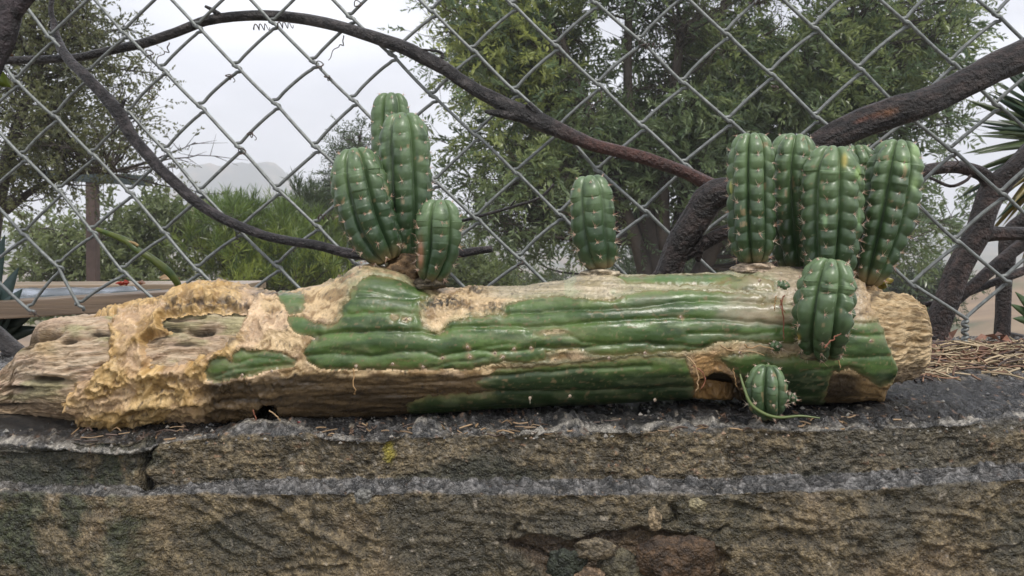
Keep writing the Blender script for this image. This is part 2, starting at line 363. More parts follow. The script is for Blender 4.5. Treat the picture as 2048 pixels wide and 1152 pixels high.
    c = lerp(c, (.36, .33, .28), np.clip(edgew*ss(-.4, .25, n_mid+.3*agg)*.85, 0, 1))
    ledge_m = np.clip(ss(.25, .7, top+n_mid*.25)*((zone >= 1) & (zone < 4))*ss(-.75, .0, n_big+.25*n_mid), 0, 1)*ss(130, 420, px)+ (zone == 2)*.25
    c = lerp(c, lerp((.055, .054, .052), (.20, .19, .18), ss(-.2, .5, n_f+agg*.3+.3*n_mid)), np.clip(ledge_m*ss(-.5, .25, n_mid+.5*n_big+.15)*.85, 0, 1))  # ledge paler: reflected sky painted into its grey
    moss = ss(340, 230, px+n_mid*60)*ss(.0, .35, fbm(X*35, Y*35, Z*35, 4, 60)+.12)*face
    c = lerp(c, lerp((.018, .022, .012), (.05, .06, .028), ss(-.3, .3, agg)), moss*.9)
    moss2 = ss(.0, .35, fbm(X*16+3, Y*16, Z*30, 4, 61))*face*(zone <= 1)+.6*ss(.1, .4, fbm(X*9+8, Y*9, Z*12, 4, 66))*(zone >= 3); moss2 = np.clip(moss2, 0, 1)
    c = lerp(c, (.03, .033, .02), moss2*.75)
    c = lerp(c, (.02, .02, .015), crack*.8)
    c = lerp(c, (.30, .25, .03), ss(.25, .7, blob(px, py, 778, 905, 12, 24)+n_f*.35+agg*.15)*.8*(np.abs(px-778) < 40))
    c = lerp(c, (.2, .19, .12), ss(.35, .6, fbm(X*60, Y*60, Z*60, 3, 63))*ss(330, 200, px)*.5*face)
    c = lerp(c, (.12, .065, .04), hm*.35)
    rg = .27+.2*n_mid+.15*agg; rg = rg-ledge_m*.06
    rg = rg+face*.12; rg = np.clip(rg-top*.07, .18, .9)
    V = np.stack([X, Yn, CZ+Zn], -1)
    # back of the wall, plain
    back = V[:, 0].copy(); bk2 = back.copy(); bk2[:, 2] = -.03
    V2 = np.concatenate([bk2[:, None], V], 1)
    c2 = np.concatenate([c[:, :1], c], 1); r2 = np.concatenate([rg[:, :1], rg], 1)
    # extend both ends sideways
    Le = V2[:1].copy(); Le[..., 0] = -3; Ri = V2[-1:].copy(); Ri[..., 0] = 3
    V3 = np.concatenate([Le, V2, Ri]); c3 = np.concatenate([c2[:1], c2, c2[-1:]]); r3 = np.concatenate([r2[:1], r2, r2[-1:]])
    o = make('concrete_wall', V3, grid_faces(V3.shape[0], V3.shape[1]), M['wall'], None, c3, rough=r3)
    tag(o, 'low weathered wet concrete wall with mossy face and narrow ledge, carrying the cactus trunk', 'wall')
    return o
WALL = wall()
def rock(px, py, D, rx, ry, rz, colr, seed, mat='stone', parent=None, name='stone', flat=1.0):
    n, m = 40, 30; th = np.linspace(0, 2*np.pi, n, endpoint=False); ph = np.linspace(-np.pi/2, np.pi/2, m)
    PH, TH = np.meshgrid(ph, th, indexing='ij')
    d = np.stack([np.cos(PH)*np.cos(TH), np.sin(PH), np.cos(PH)*np.sin(TH)], -1)
    r = 1+.45*fbm(d[..., 0]*1.6+seed, d[..., 1]*1.6, d[..., 2]*1.6, 3, seed)+.16*fbm(d[..., 0]*3+seed, d[..., 1]*3, d[..., 2]*3, 2, seed+5)+.07*fbm(d[..., 0]*6+seed, d[..., 1]*6, d[..., 2]*6, 3, seed)
    k = D/F; V = P(px, py, D)+d*r[..., None]*np.array((rx*k, rz*k, ry*k))
    nn = fbm(d[..., 0]*4, d[..., 1]*4, d[..., 2]*4+seed, 3, seed+2)
    c = lerp(np.array(colr)*.6, np.array(colr)*1.5, ss(-.4, .4, nn))
    return make(name, V, grid_faces(m, n, True), M[mat], parent, c)
for a in [(1350, 1126, .4925, 84, 52, 22, (.055, .032, .016), 3), (1245, 1144, .4935, 46, 38, 16, (.07, .06, .035), 5), (1135, 1130, .493, 40, 34, 14, (.022, .026, .016), 7), (1190, 1098, .491, 44, 20, 12, (.12, .095, .06), 9),
          (1180, 1160, .49, 34, 22, 14, (.15, .1, .06), 11), (1395, 1010, .486, 17, 13, 9, (.2, .17, .1), 13), (728, 992, .484, 17, 15, 8, (.16, .155, .14), 15), (1310, 1040, .4845, 14, 22, 6, (.2, .15, .09), 17)]:
    s = rock(*a, parent=WALL); s['label'] = {3: 'dark red brown stone set in the wall face'}.get(a[7], 'small stone showing in the wall face')

# ------------------------------------------------------------------ the cactus log
LOGD = lambda px: np.interp(px, [-110, 1862], [.592, .61])
sk_top = [(-110, 700), (230, 616), (340, 598), (352, 580), (420, 566), (480, 578), (545, 590), (600, 580), (650, 566), (690, 550), (712, 533), (740, 526), (800, 538), (850, 562), (890, 574), (960, 573), (1050, 570), (1130, 558), (1165, 546), (1200, 540), (1240, 546),
          (1300, 548), (1440, 544), (1480, 536), (1520, 530), (1600, 535), (1680, 550), (1735, 572), (1760, 580), (1810, 590), (1862, 640)]
sk_bot = [(-110, 832), (100, 838), (130, 850), (215, 864), (300, 852), (360, 836), (430, 838), (500, 843), (560, 846), (700, 838), (830, 824), (950, 815), (1100, 807), (1250, 801), (1380, 796), (1450, 798), (1560, 802), (1680, 803), (1760, 794), (1790, 782), (1862, 750)]
co_top = [(-110, 800), (-60, 770), (0, 744), (40, 712), (50, 680), (60, 658), (90, 643), (130, 634), (230, 622), (340, 608), (440, 602), (520, 603), (560, 600), (650, 578), (700, 560), (740, 545), (850, 572), (1000, 582), (1200, 560), (1500, 550), (1700, 575), (1745, 583), (1800, 586), (1835, 602), (1850, 630), (1857, 660)]
co_bot = [(-110, 815), (-60, 825), (0, 829), (100, 834), (160, 838), (230, 842), (420, 830), (560, 836), (830, 814), (1100, 797), (1380, 786), (1560, 792), (1700, 792), (1740, 780), (1780, 764), (1820, 757), (1845, 738), (1857, 680)]
GREEN = [
 [(412, 741), (418, 723), (435, 714), (453, 717), (462, 725), (466, 707), (483, 696), (500, 702), (524, 702), (565, 707), (589, 720), (589, 732), (553, 736), (518, 744), (483, 755), (430, 763), (413, 757)],
 [(553, 590), (565, 584), (604, 584), (610, 596), (604, 623), (577, 629), (565, 611)],
 [(577, 633), (607, 633), (621, 643), (651, 651), (674, 646), (683, 629), (685, 611), (695, 599), (700, 588), (706, 575), (722, 556), (745, 548), (790, 556), (835, 572), (862, 588), (846, 604), (838, 622), (845, 650), (860, 661), (876, 666), (893, 656), (905, 641), (940, 633), (1012, 625),
  (1012, 612), (1032, 600), (1080, 592), (1130, 592), (1180, 597), (1222, 600), (1258, 586), (1300, 580), (1380, 577), (1500, 585), (1535, 596), (1520, 606), (1560, 603), (1610, 620), (1615, 640), (1600, 655), (1600, 680), (1560, 690), (1490, 680), (1440, 684), (1410, 698), (1350, 704), (1300, 708), (1190, 711),
  (1165, 700), (1120, 698), (1092, 706), (1092, 722), (1051, 724), (999, 724), (940, 738), (808, 740), (642, 737), (614, 722), (605, 705), (612, 690), (632, 676), (595, 667), (583, 655)],
 [(1232, 549), (1300, 549), (1460, 546), (1500, 560), (1400, 568), (1250, 564)],
 [(1430, 570), (1500, 548), (1545, 560), (1548, 582), (1480, 580)],
 [(815, 812), (850, 796), (990, 788), (950, 768), (1000, 738), (1150, 727), (1300, 714), (1372, 718), (1390, 770), (1386, 900), (830, 900)],
 [(1440, 718), (1500, 705), (1560, 716), (1640, 700), (1690, 646), (1760, 645), (1787, 690), (1802, 740), (1796, 760), (1760, 774), (1725, 752), (1700, 737), (1668, 745), (1655, 782), (1640, 900), (1500, 900), (1492, 770), (1468, 748)]]
WINDOW = [(292, 738), (312, 734), (369, 732), (398, 711), (443, 696), (460, 679), (475, 655), (484, 629), (500, 612), (384, 617), (333, 626), (318, 637), (325, 655), (338, 661), (304, 667), (288, 682), (292, 699), (295, 714)]
LEFTW = [(-300, 500), (110, 560), (114, 634), (207, 627), (230, 630), (219, 649), (217, 670), (210, 693), (211, 717), (192, 729), (183, 744), (160, 755), (177, 760), (148, 769), (139, 773), (153, 781), (130, 794), (127, 811), (109, 810), (142, 829), (150, 900), (-300, 900)]
RIGHTW = [(1738, 500), (1738, 578), (1752, 612), (1768, 640), (1775, 662), (1790, 700), (1802, 738), (1797, 764), (1778, 784), (1775, 900), (2100, 900), (2100, 500)]
HOLES = [[(508, 838), (515, 822), (530, 815), (545, 822), (556, 840), (555, 870), (508, 870)], [(1397, 790), (1405, 765), (1440, 758), (1470, 772), (1480, 795)]]
GRV = [([(635, 669), (704, 664), (843, 661), (868, 668), (902, 655), (982, 652), (1051, 654), (1121, 650), (1225, 641), (1348, 635), (1420, 637), (1487, 642), (1590, 650)], 2.6, 9),
       ([(683, 629), (740, 627), (795, 622), (840, 626)], 1.8, 7), ([(683, 612), (700, 630)], .8, 5),
       ([(1010, 628), (1060, 624), (1121, 619), (1190, 619), (1300, 612), (1348, 603), (1420, 600), (1530, 603)], 2.6, 8),
       ([(607, 712), (669, 708), (739, 714), (808, 703), (850, 704), (878, 713), (947, 702), (1017, 704), (1086, 695), (1140, 698), (1225, 690), (1300, 686), (1330, 692)], 2.3, 8),
       ([(660, 700), (700, 702), (735, 710)], 1.0, 5), ([(862, 735), (900, 724), (940, 722), (970, 715)], 1.2, 5), ([(950, 700), (990, 690), (1030, 688)], 1.0, 5), ([(1140, 672), (1165, 684), (1240, 690)], 1.2, 8),
       ([(1376, 668), (1430, 666), (1490, 670), (1560, 664)], 1.4, 6), ([(1300, 690), (1360, 690), (1400, 694), (1440, 692)], 1.2, 5), ([(1290, 575), (1360, 573), (1470, 575)], 1.5, 6), ([(1560, 700), (1640, 708), (1700, 716), (1798, 712)], 1.4, 5),
       ([(1690, 668), (1730, 672), (1785, 668)], 1.3, 7), ([(600, 768), (760, 772), (900, 765), (1000, 752), (1180, 738), (1300, 733)], 2.2, 8), ([(560, 795), (800, 793), (1000, 786), (1200, 782), (1384, 778)], 2.4, 8), ([(440, 800), (560, 798)], 1.6, 7),
       ([(1210, 590), (1232, 602)], 1, 7), ([(700, 575), (790, 590), (850, 596)], 1.5, 9), ([(715, 593), (770, 594), (830, 598)], 1.4, 6), ([(470, 727), (510, 715), (560, 720)], 1.2, 5), ([(430, 752), (470, 738), (520, 733), (580, 728)], 1.2, 5), ([(462, 722), (455, 738)], 1, 4),
       ([(1130, 568), (1190, 566), (1300, 570), (1430, 568)], 1.2, 5), ([(1060, 580), (1160, 577), (1250, 575)], .8, 4), ([(830, 822), (1000, 812), (1380, 800)], .8, 4), ([(1600, 745), (1640, 738), (1700, 735)], 1, 4)]
def smooth1(a, k=5): return np.convolve(np.pad(a, k, 'edge'), np.ones(2*k+1)/(2*k+1), 'valid')
def log_surface(top, bot, x0, x1, step, nf, nb, endtaper):
    pxs = np.arange(x0, x1+.1, step); T = np.array(top, float); B = np.array(bot, float)
    t = smooth1(np.interp(pxs, T[:, 0], T[:, 1]), 4); b = smooth1(np.interp(pxs, B[:, 0], B[:, 1]), 4)
    D = LOGD(pxs)
    ph = np.concatenate([np.linspace(np.pi/2, -np.pi/2, nf), np.linspace(-np.pi/2, -3*np.pi/2, nb+2)[1:-1]])
    hz = (b-t)/2/F*D; zc = (HY-(t+b)/2)/F*D; hy = np.minimum(hz*1.0, .048)*np.interp(pxs, [-110, -20, 50, 150, 1760, 1857], [.2, .3, .55, 1, 1, .6])
    # superellipse: slightly boxy
    cs, sn = np.cos(ph), np.sin(ph); e = .88
    cs = np.sign(cs)*np.abs(cs)**e; sn = np.sign(sn)*np.abs(sn)**1.0
    Yv = D[:, None]-hy[:, None]*cs[None]; Zv = zc[:, None]+hz[:, None]*sn[None]
    Xv = ((pxs-CX)/F*D)[:, None]+0*Yv
    # outward normal in the cross-section
    ny = -cs[None]/(hy[:, None]+1e-6); nz_ = sn[None]/(hz[:, None]+1e-6); l = np.hypot(ny, nz_); ny, nz_ = ny/l, nz_/l
    Yf = D[:, None]-hy[:, None]*np.abs(cs[None])
    mpx = CX+Xv/Yf*F; mpy = HY-Zv/Yf*F
    return Xv, Yv, Zv, ny, nz_, mpx, mpy, ph
def make_log():
    root = empty('cactus_log', P(1000, 800, .6), 'fallen green and tan cactus trunk lying on the concrete wall with upright green shoots', 'cactus')
    # ---- wood core
    X, Y, Z, ny, nz_, px, py, ph = log_surface(co_top, co_bot, -110, 1857, 2, 120, 22, True)
    lf = ss(560, 520, px)
    sv = (np.pi/2-ph)[None]*100+590+0*px
    wv = fbm(px/90, sv/40, 0, 3, 70)*10+fbm(px/28, sv/20, 0, 2, 75)*3.5
    grain = fbm(px/60, (sv+wv)/4.6, 0, 4, 71, .6); gr2 = ridged(px/45, (sv+wv)/6.5, 0, 3, 72); fine = fbm(px/12, (sv+wv)/2.3, 0, 2, 73)
    h = grain*1.7+(gr2-.4)*1.7+fine*.7+fbm(px/60, py/30, 0, 3, 74)*2.0
    pit = np.zeros_like(px)
    for (cx, cy, rx, ry, a, d) in [(405, 661, 30, 8, -.05, 7), (134, 679, 17, 6, -.1, 7), (95, 760, 34, 7, .05, 6), (38, 777, 26, 5, .05, 6), (200, 668, 20, 4, 0, 3), (52, 676, 14, 26, .5, 9), (88, 668, 34, 9, -.15, 10), (340, 655, 24, 5, 0, 3), (240, 780, 20, 5, 0, 3), (1800, 700, 16, 6, .1, 4), (1828, 660, 14, 4, .1, 3),
                                   (530, 838, 30, 22, 0, 26), (1435, 785, 50, 22, 0, 18), (20, 812, 40, 5, 0, 4), (370, 690, 30, 4, 0, 2), (300, 640, 18, 4, 0, 3)]:
        g = blob(px+wv*.5, py+wv*.3, cx, cy, rx, ry, a); pit = np.maximum(pit, np.minimum(1, g*1.6)); h = h-d*np.minimum(1, g*1.5)+1.4*blob(px, py, cx, cy-ry*1.5, rx*1.2, ry*.8, a)
    rt = ss(1725, 1745, px); h = h+rt*(ridged(px/48, (sv+wv)/4.2, 0, 3, 77)*1.8-1+fbm(px/18, sv/12, 0, 3, 78)*1.4)
    h = h*(.25+.75*np.clip(ss(620, 560, px)+ss(1690, 1730, px), 0, 1))-5.5*ss(575, 625, px)*ss(1730, 1690, px)
    h = h/1000
    V = np.stack([X, Y+ny*h, CZ+Z+nz_*h], -1)
    tan = lerp((.42, .30, .19), (.60, .47, .33), ss(-.4, .4, grain*.7+fine*.4))
    tan = lerp(tan, (.50, .35, .25), ss(-.1, .4, fbm(px/60, py/14, 0, 3, 80))*.6)
    tan = lerp(tan, (.30, .30, .14), ss(.0, .4, fbm(px/80, py/22, 0, 3, 81)+.35*ss(660, 760, py)*ss(250, 330, px))*.65)
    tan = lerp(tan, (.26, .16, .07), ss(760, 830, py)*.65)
    tan = lerp(tan, (.13, .075, .035), ss(.15, .85, -grain*1.2-gr2*.25)*.6)
    tan = lerp(tan, (.03, .02, .01), pit**1.5*.9)  # shade inside the holes painted into the wood colour
    tan = lerp(tan, (.55, .38, .18), blob(px, py, 82, 690, 30, 28)*.7)
    rc = lerp((.34, .23, .11), (.60, .45, .26), ss(-.4, .4, fine*.6+grain*.5)); rc = lerp(rc, (.07, .06, .04), ss(.2, .6, fbm(px/14, py/12, 0, 3, 83))*ss(640, 590, py)*.8)
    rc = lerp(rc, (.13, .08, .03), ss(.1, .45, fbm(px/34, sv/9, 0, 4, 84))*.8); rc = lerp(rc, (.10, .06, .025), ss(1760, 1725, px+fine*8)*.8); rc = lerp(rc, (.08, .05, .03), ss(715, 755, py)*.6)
    c = lerp(tan, rc, ss(1700, 1730, px))
    fl = [grid_faces(V.shape[0], V.shape[1], True)[:, ::-1]]
    k = V.shape[1]; Vf = V.reshape(-1, 3)
    Vf = np.vstack([Vf, V[0].mean(0), V[-1].mean(0)+np.array((-.004, 0, 0))]); cf = np.vstack([c.reshape(-1, 3), c[0, 0], (.5, .36, .2)])
    j = np.arange(k); j2 = (j+1) % k; n0 = (V.shape[0]-1)*k; e0 = len(Vf)-2
    fl.append(np.vstack([np.stack([np.full(k, e0), j2, j], -1)[:, ::-1], np.stack([np.full(k, e0+1), n0+j, n0+j2], -1)[:, ::-1]]))
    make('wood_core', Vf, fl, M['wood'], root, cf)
    # ---- skin, one surface split into its green and its dried part
    X, Y, Z, ny, nz_, px, py, ph = log_surface(sk_top, sk_bot, 90, 1812, 1.7, 150, 22, False)
    sv = (np.pi/2-ph)[None]*112+580+0*px
    w1 = fbm(px/22, sv/22, 0, 3, 90)*7; w2 = fbm(px/8, sv/8, 0, 2, 91)*4.5; w3 = fbm(px/23+9, sv/23, 0, 3, 92)*6
    qx, qy = px+w1+w2, py+w3+w2*.6
    sS = -np.maximum.reduce([sdf(qx, qy, LEFTW), sdf(qx, qy, WINDOW), sdf(px+w1*.6, py+w2, RIGHTW)]+[sdf(qx, qy, hh) for hh in HOLES])
    gx, gy = px+w1*.7+w2*.7, py+w3*.45+w2*.55
    sG = np.maximum.reduce([sdf(gx, gy, g) for g in GREEN])
    scars = [((gx-1110)/24)**2+((gy-664)/5.5)**2, ((gx-788)/6)**2+((gy-633)/5)**2, ((gx-812)/8)**2+((gy-638)/5)**2]
    for s_ in scars: sG = np.minimum(sG, (np.sqrt(s_)-1)*6)
    gm = ss(-1, 2.5, sG)
    # relief in millimetres
    h = np.zeros_like(px); crk = (1-gm)
    for pts, d, w in GRV:
        dd = segd(px, py+w1*.35, pts); h -= d*np.exp(-dd/w)*(.35+.65*gm)+.3*d*np.exp(-(dd/(w*.35))**2)
    h += gm*1.1*ss(0, 14, sG)+.5*fbm(px/90, py/26, 0, 3, 93)
    fine_w = ridged(px/150+w1*.004, (py+w1*.5)/9, 0, 2, 94); h += gm*(fine_w-.5)*.16
    lw = ss(.1, .5, fbm(px/120, py/70, 0, 2, 95)); h += gm*(.12+lw)*ridged(px/46, (py+w1)/5, 0, 3, 96)*.2+gm*fbm(px/40, py/14, 0, 3, 134)*.35
    h -= .6*np.exp(-(sG/2.2)**2)                                      # seam round every green patch
    h += .9*np.exp(-((sG+5)/3.0)**2)*(px < 700)+1.2*np.exp(-((sS-7)/5.5)**2)*crk*(px < 520)                       # raised tan lip
    crk = (1-gm)
    big = ss(640, 470, px)
    cr1 = ridged(px/24+w3*.07, sv/19+w1*.07, 0, 3, 97, .45); cr2 = fbm(px/60, sv/38, 0, 3, 98); cr3 = fbm(px/6, sv/6, 0, 3, 99)
    ux, uy = px+w3*2.6+w2*1.2, sv+w1*2.0+w2*.8
    f1 = (1-np.abs(vn(ux/27, uy/20, 0, 131)))**2.6; f2 = (1-np.abs(vn(ux/12+40, uy/9.5, 0, 132)))**2.6; f3 = 1-np.abs(vn((ux+uy*.6)/48, (uy-ux*.35)/17, 0, 133))
    fold = f1*2.7+f2*1.1+f3**3*2.6-2.2
    h += crk*big*(fold*.85+cr2*2.0+1.0)+crk*(1-big)*((ridged(px/70, py/9, 0, 3, 101)-.5)*.9+cr3*.35+.35*f1*ss(700, 560, py))
    strap = blob(px, py, 280, 720, 70, 110); h += crk*strap*.7
    h += .6*np.exp(-((segd(px, py, [(345, 590), (400, 582), (470, 590), (545, 596)])+w2)/9)**2)*crk*.7       # rolled upper edge
    h -= 5*np.exp(-(segd(px, py+w2, [(330, 612), (370, 606), (440, 603), (498, 608)])/6)**2)*crk
    h += 2.8*np.exp(-(segd(px, py+w1*.5, [(225, 846), (262, 808), (300, 800), (350, 806), (395, 797), (405, 806)])/7)**2)*crk   # curled lower flap
    h -= 3.0*np.exp(-(segd(px, py+w1*.5, [(250, 835), (290, 822), (360, 818), (410, 815)])/9)**2)*crk
    h += ss(660, 450, px)*.6
    # scar basin above the middle, crust, right cavity
    h -= 3.0*blob(px, py, 868, 640, 26, 18)+2.2*blob(px, py, 651, 610, 34, 22)
    cst = blob(px, py, 862, 606, 36, 10)+blob(px, py, 905, 606, 30, 12)*.8+blob(px, py, 985, 615, 34, 10)*.9+blob(px, py, 670, 555, 30, 14)*.7+blob(px, py, 950, 580, 26, 7)
    cst = np.minimum(cst, 1); h += cst*(cr3*2.6+cr1*1.4)*1.3
    h -= 5*blob(px, py, 1440, 740, 26, 30, .8)-2.5*blob(px, py, 1440, 735, 14, 30, .9)*cr1
    h -= 1.5*blob(px, py, 1128, 716, 36, 9)+3*blob(px, py, 1690, 760, 30, 12)
    h += .9*np.exp(-((np.sqrt(scars[0])-1.1)/.35)**2)
    redge = -sdf(px+w1*.6, py+w2, RIGHTW); h += crk*ss(40, 5, redge)*(cr1*2.5+cr3*1.5)
    tuck = ss(9, -1, sS); hh = (h*(1-tuck)-(6.5+5*ss(600, 640, px)*ss(1720, 1690, px))*tuck)/1000
    V = np.stack([X, Y+ny*hh, CZ+Z+nz_*hh], -1)
    # colours
    g = lerp((.040, .080, .020), (.088, .146, .038), ss(-.3, .35, fbm(px/110, py/24, 0, 3, 110)))
    g = lerp(g, (.11, .19, .045), ss(.2, .55, fbm(px/60, py/12, 0, 3, 111))*.45)
    g = lerp(g, (.10, .20, .05), ss(602, 578, py)*ss(980, 1060, px)*.6)
    g = lerp(g, (.20, .21, .13), ss(-.3, .4, fbm(px/70, py/30, 0, 3, 112))*ss(1310, 1450, px)*ss(655, 625, py+w1)*.8)
    g = lerp(g, (.33, .27, .18), ss(1420, 1520, px+w1*3)*ss(1640, 1600, px)*ss(660, 635, py+w1)*ss(-.6, .0, fbm(px/60, py/16, 0, 3, 113))*.9)
    g = lerp(g, (.012, .028, .011), ss(738, 752, py+w1*.6)*.75)  # underside shade painted into the green
    g = lerp(g, (.20, .20, .075), np.exp(-(sG/11)**2)*ss(-.5, .3, fbm(px/30, py/14, 0, 3, 141))*.6)
    g = lerp(g, (.19, .14, .06), np.exp(-(sG/2.6)**2)*.75)
    spk = vn(px/4.5, py/4.5, 0, 114); g = lerp(g, (.24, .2, .1), ss(.70, .88, spk)*.55)
    g = lerp(g, (.17, .19, .10), ss(.1, .5, fbm(px/45+5, py/9, 0, 4, 135))*.4); g = lerp(g, (.025, .045, .016), ss(.2, .55, fbm(px/30, py/10+9, 0, 4, 136))*.5); g = lerp(g, (.22, .15, .08), ss(.42, .6, fbm(px/14, py/6, 0, 3, 137))*.6)
    areo = np.zeros_like(px)
    for (ax, ay) in [(788, 633), (812, 638), (935, 694), (1028, 698), (1062, 696), (990, 706), (1006, 714), (885, 716), (712, 732), (785, 728), (846, 734), (1218, 716), (1290, 706), (940, 714), (1362, 634), (1742, 682)]:
        areo = np.maximum(areo, blob(px+w2, py+w2, ax, ay, 6, 4.5))
    g = lerp(g, (.34, .24, .13), np.clip(areo*1.3, 0, 1)*.8)
    n_a = fbm(px/18, sv/14, 0, 4, 115); n_b = fbm(px/5, sv/4, 0, 3, 116)
    d1 = lerp((.42, .265, .10), (.64, .44, .20), ss(-.4, .4, n_a+.4*n_b))                       # golden peel
    d1 = lerp(d1, (.62, .47, .29), ss(440, 520, px)*.6)
    d1 = lerp(d1, (.20, .115, .04), ss(.2, -1.0, fold)*.75)  # crease shade painted into the fold valleys
    d1 = lerp(d1, (.66, .47, .33), ss(.0, .4, fbm(px/50, sv/40, 0, 2, 140))*.4)
    d2 = lerp((.055, .037, .019), (.135, .09, .045), ss(-.4, .4, fbm(px/120, py/10, 0, 3, 117)))     # brown stained underside, with its shade painted in
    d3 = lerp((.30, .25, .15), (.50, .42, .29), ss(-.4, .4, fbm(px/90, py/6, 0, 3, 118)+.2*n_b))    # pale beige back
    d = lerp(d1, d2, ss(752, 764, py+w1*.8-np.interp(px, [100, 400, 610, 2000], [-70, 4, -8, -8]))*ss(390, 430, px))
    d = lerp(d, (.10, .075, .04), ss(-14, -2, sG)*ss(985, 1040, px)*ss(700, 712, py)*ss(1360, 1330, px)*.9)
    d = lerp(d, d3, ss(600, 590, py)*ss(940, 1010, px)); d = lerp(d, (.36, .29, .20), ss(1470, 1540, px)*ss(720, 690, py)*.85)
    d = lerp(d, (.44, .25, .09), ss(1370, 1400, px)*ss(1480, 1440, px)*ss(690, 720, py)*.8)
    d = lerp(d, (.38, .24, .10), ss(1700, 1740, px)*.6)
    d = lerp(d, (.025, .02, .018), np.clip(ss(.25, .6, n_b+.15*n_a)*ss(.0, .5, n_a)*.75+ss(.45, .75, vn(px/4, py/4, 0, 119))*.28, 0, 1))
    dk = np.exp(-(segd(px, py+w1, [(330, 608), (380, 604), (440, 602), (500, 606), (505, 592), (560, 588)])/8)**2)+np.exp(-(segd(px, py, [(455, 690), (470, 675), (485, 640)])/8)**2)*.9+blob(px, py, 708, 587, 17, 7)*1.5
    dk = dk+blob(px, py, 217, 668, 8, 22)*.6+blob(px, py, 880, 604, 40, 12)*1.3+blob(px, py, 850, 640, 10, 20)*.4+blob(px, py, 985, 612, 30, 9)*.8+blob(px, py, 1440, 760, 40, 14)*.8+blob(px, py, 690, 556, 30, 9)*.5
    d = lerp(d, (.03, .022, .02), np.clip(dk*ss(-.4, .2, n_b+n_a*.6), 0, 1)*.85)
    d = lerp(d, (.05, .045, .035), np.clip(cst*ss(-.45, .25, n_b), 0, 1)*.85)
    d = lerp(d, (.36, .42, .26), ss(.2, .5, fbm(px/30, py/20, 0, 3, 121))*ss(1000, 1060, px)*ss(1500, 1440, px)*ss(600, 590, py)*.4)
    d = lerp(d, (.20, .23, .13), np.clip(blob(px, py, 760, 560, 90, 26)*1.2+blob(px, py, 1500, 560, 60, 24), 0, 1)*ss(-.5, .2, n_a)*.7)
    d = lerp(d, (.22, .24, .12), np.exp(-(sG/9)**2)*ss(600, 700, px)*ss(740, 720, py)*.5)
    rg_g = .30+.2*ss(-.3, .4, fbm(px/40, py/20, 0, 3, 122)); rg_d = .42+.2*n_b
    gcol = g*1.0
    isg = sG > 0
    fc = grid_faces(V.shape[0], V.shape[1], True)[:, ::-1]
    sSf = sS.ravel()[fc].max(1); gf = isg.ravel()[fc].sum(1)
    keep = sSf > -1.5
    smz = ((px > 1000) & (py+w1 < 606) & (cst < .3)) | ((py+w1*.8 > 762-np.interp(px, [100, 400, 610, 2000], [-70, 0, 20, 25])) & (px > 440) & (px < 1375)) | ((px > 1480) & (px < 1735) & (py < 700))
    smf = smz.ravel()[fc].sum(1) >= 2
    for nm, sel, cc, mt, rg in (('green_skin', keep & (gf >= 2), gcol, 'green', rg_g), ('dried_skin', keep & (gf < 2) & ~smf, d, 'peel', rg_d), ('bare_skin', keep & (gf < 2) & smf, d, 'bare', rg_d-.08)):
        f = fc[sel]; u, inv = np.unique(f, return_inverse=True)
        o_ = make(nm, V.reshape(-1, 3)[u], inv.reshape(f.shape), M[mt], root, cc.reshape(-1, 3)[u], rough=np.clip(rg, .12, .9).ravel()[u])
        o_['label'] = {'green_skin': 'living glossy green ribbed skin', 'dried_skin': 'crinkled golden tan dried skin', 'bare_skin': 'smooth pale beige and brown skin along the top and underside'}[nm]
    return root
LOG = make_log()

# ------------------------------------------------------------------ shoots
def spine_cluster(acc, p, n, up, rnd, L=.0042, cnt=6, tint=None):
    n = n/np.linalg.norm(n); a = np.cross(n, up); a /= np.linalg.norm(a)+1e-9; b = np.cross(a, n)
    # woolly pad
    th = np.linspace(0, 2*np.pi, 6, endpoint=False); r = .0011
    V = np.vstack([[p+n*.0009], p+r*(np.cos(th)[:, None]*a+np.sin(th)[:, None]*b)-n*.0003])
    T = np.array([[0, 1+i, 1+(i+1) % 6] for i in range(6)]); acc.add(V, [T], (.52, .42, .33))
    for k in range(cnt):
        an = 2*np.pi*(k+rnd.random()*.6)/cnt; tl = .35+rnd.random()*.8 if k else .1
        d = n*math.cos(tl)+(a*math.cos(an)+b*math.sin(an))*math.sin(tl); l = L*(.4+1.1*rnd.random()**1.5)
        s = np.cross(d, n+.01); s /= np.linalg.norm(s)+1e-9; t = np.cross(d, s); w = .00020
        q = p+n*.0004
        V = np.vstack([q+s*w, q-s*w*.5+t*w, q-s*w*.5-t*w, q+d*l])
        c = tint if tint is not None and rnd.random() < .5 else ((.55, .33, .24) if rnd.random() < .6 else (.68, .58, .45))
        acc.add(V, [np.array([[0, 1, 3], [1, 2, 3], [2, 0, 3]])], c)
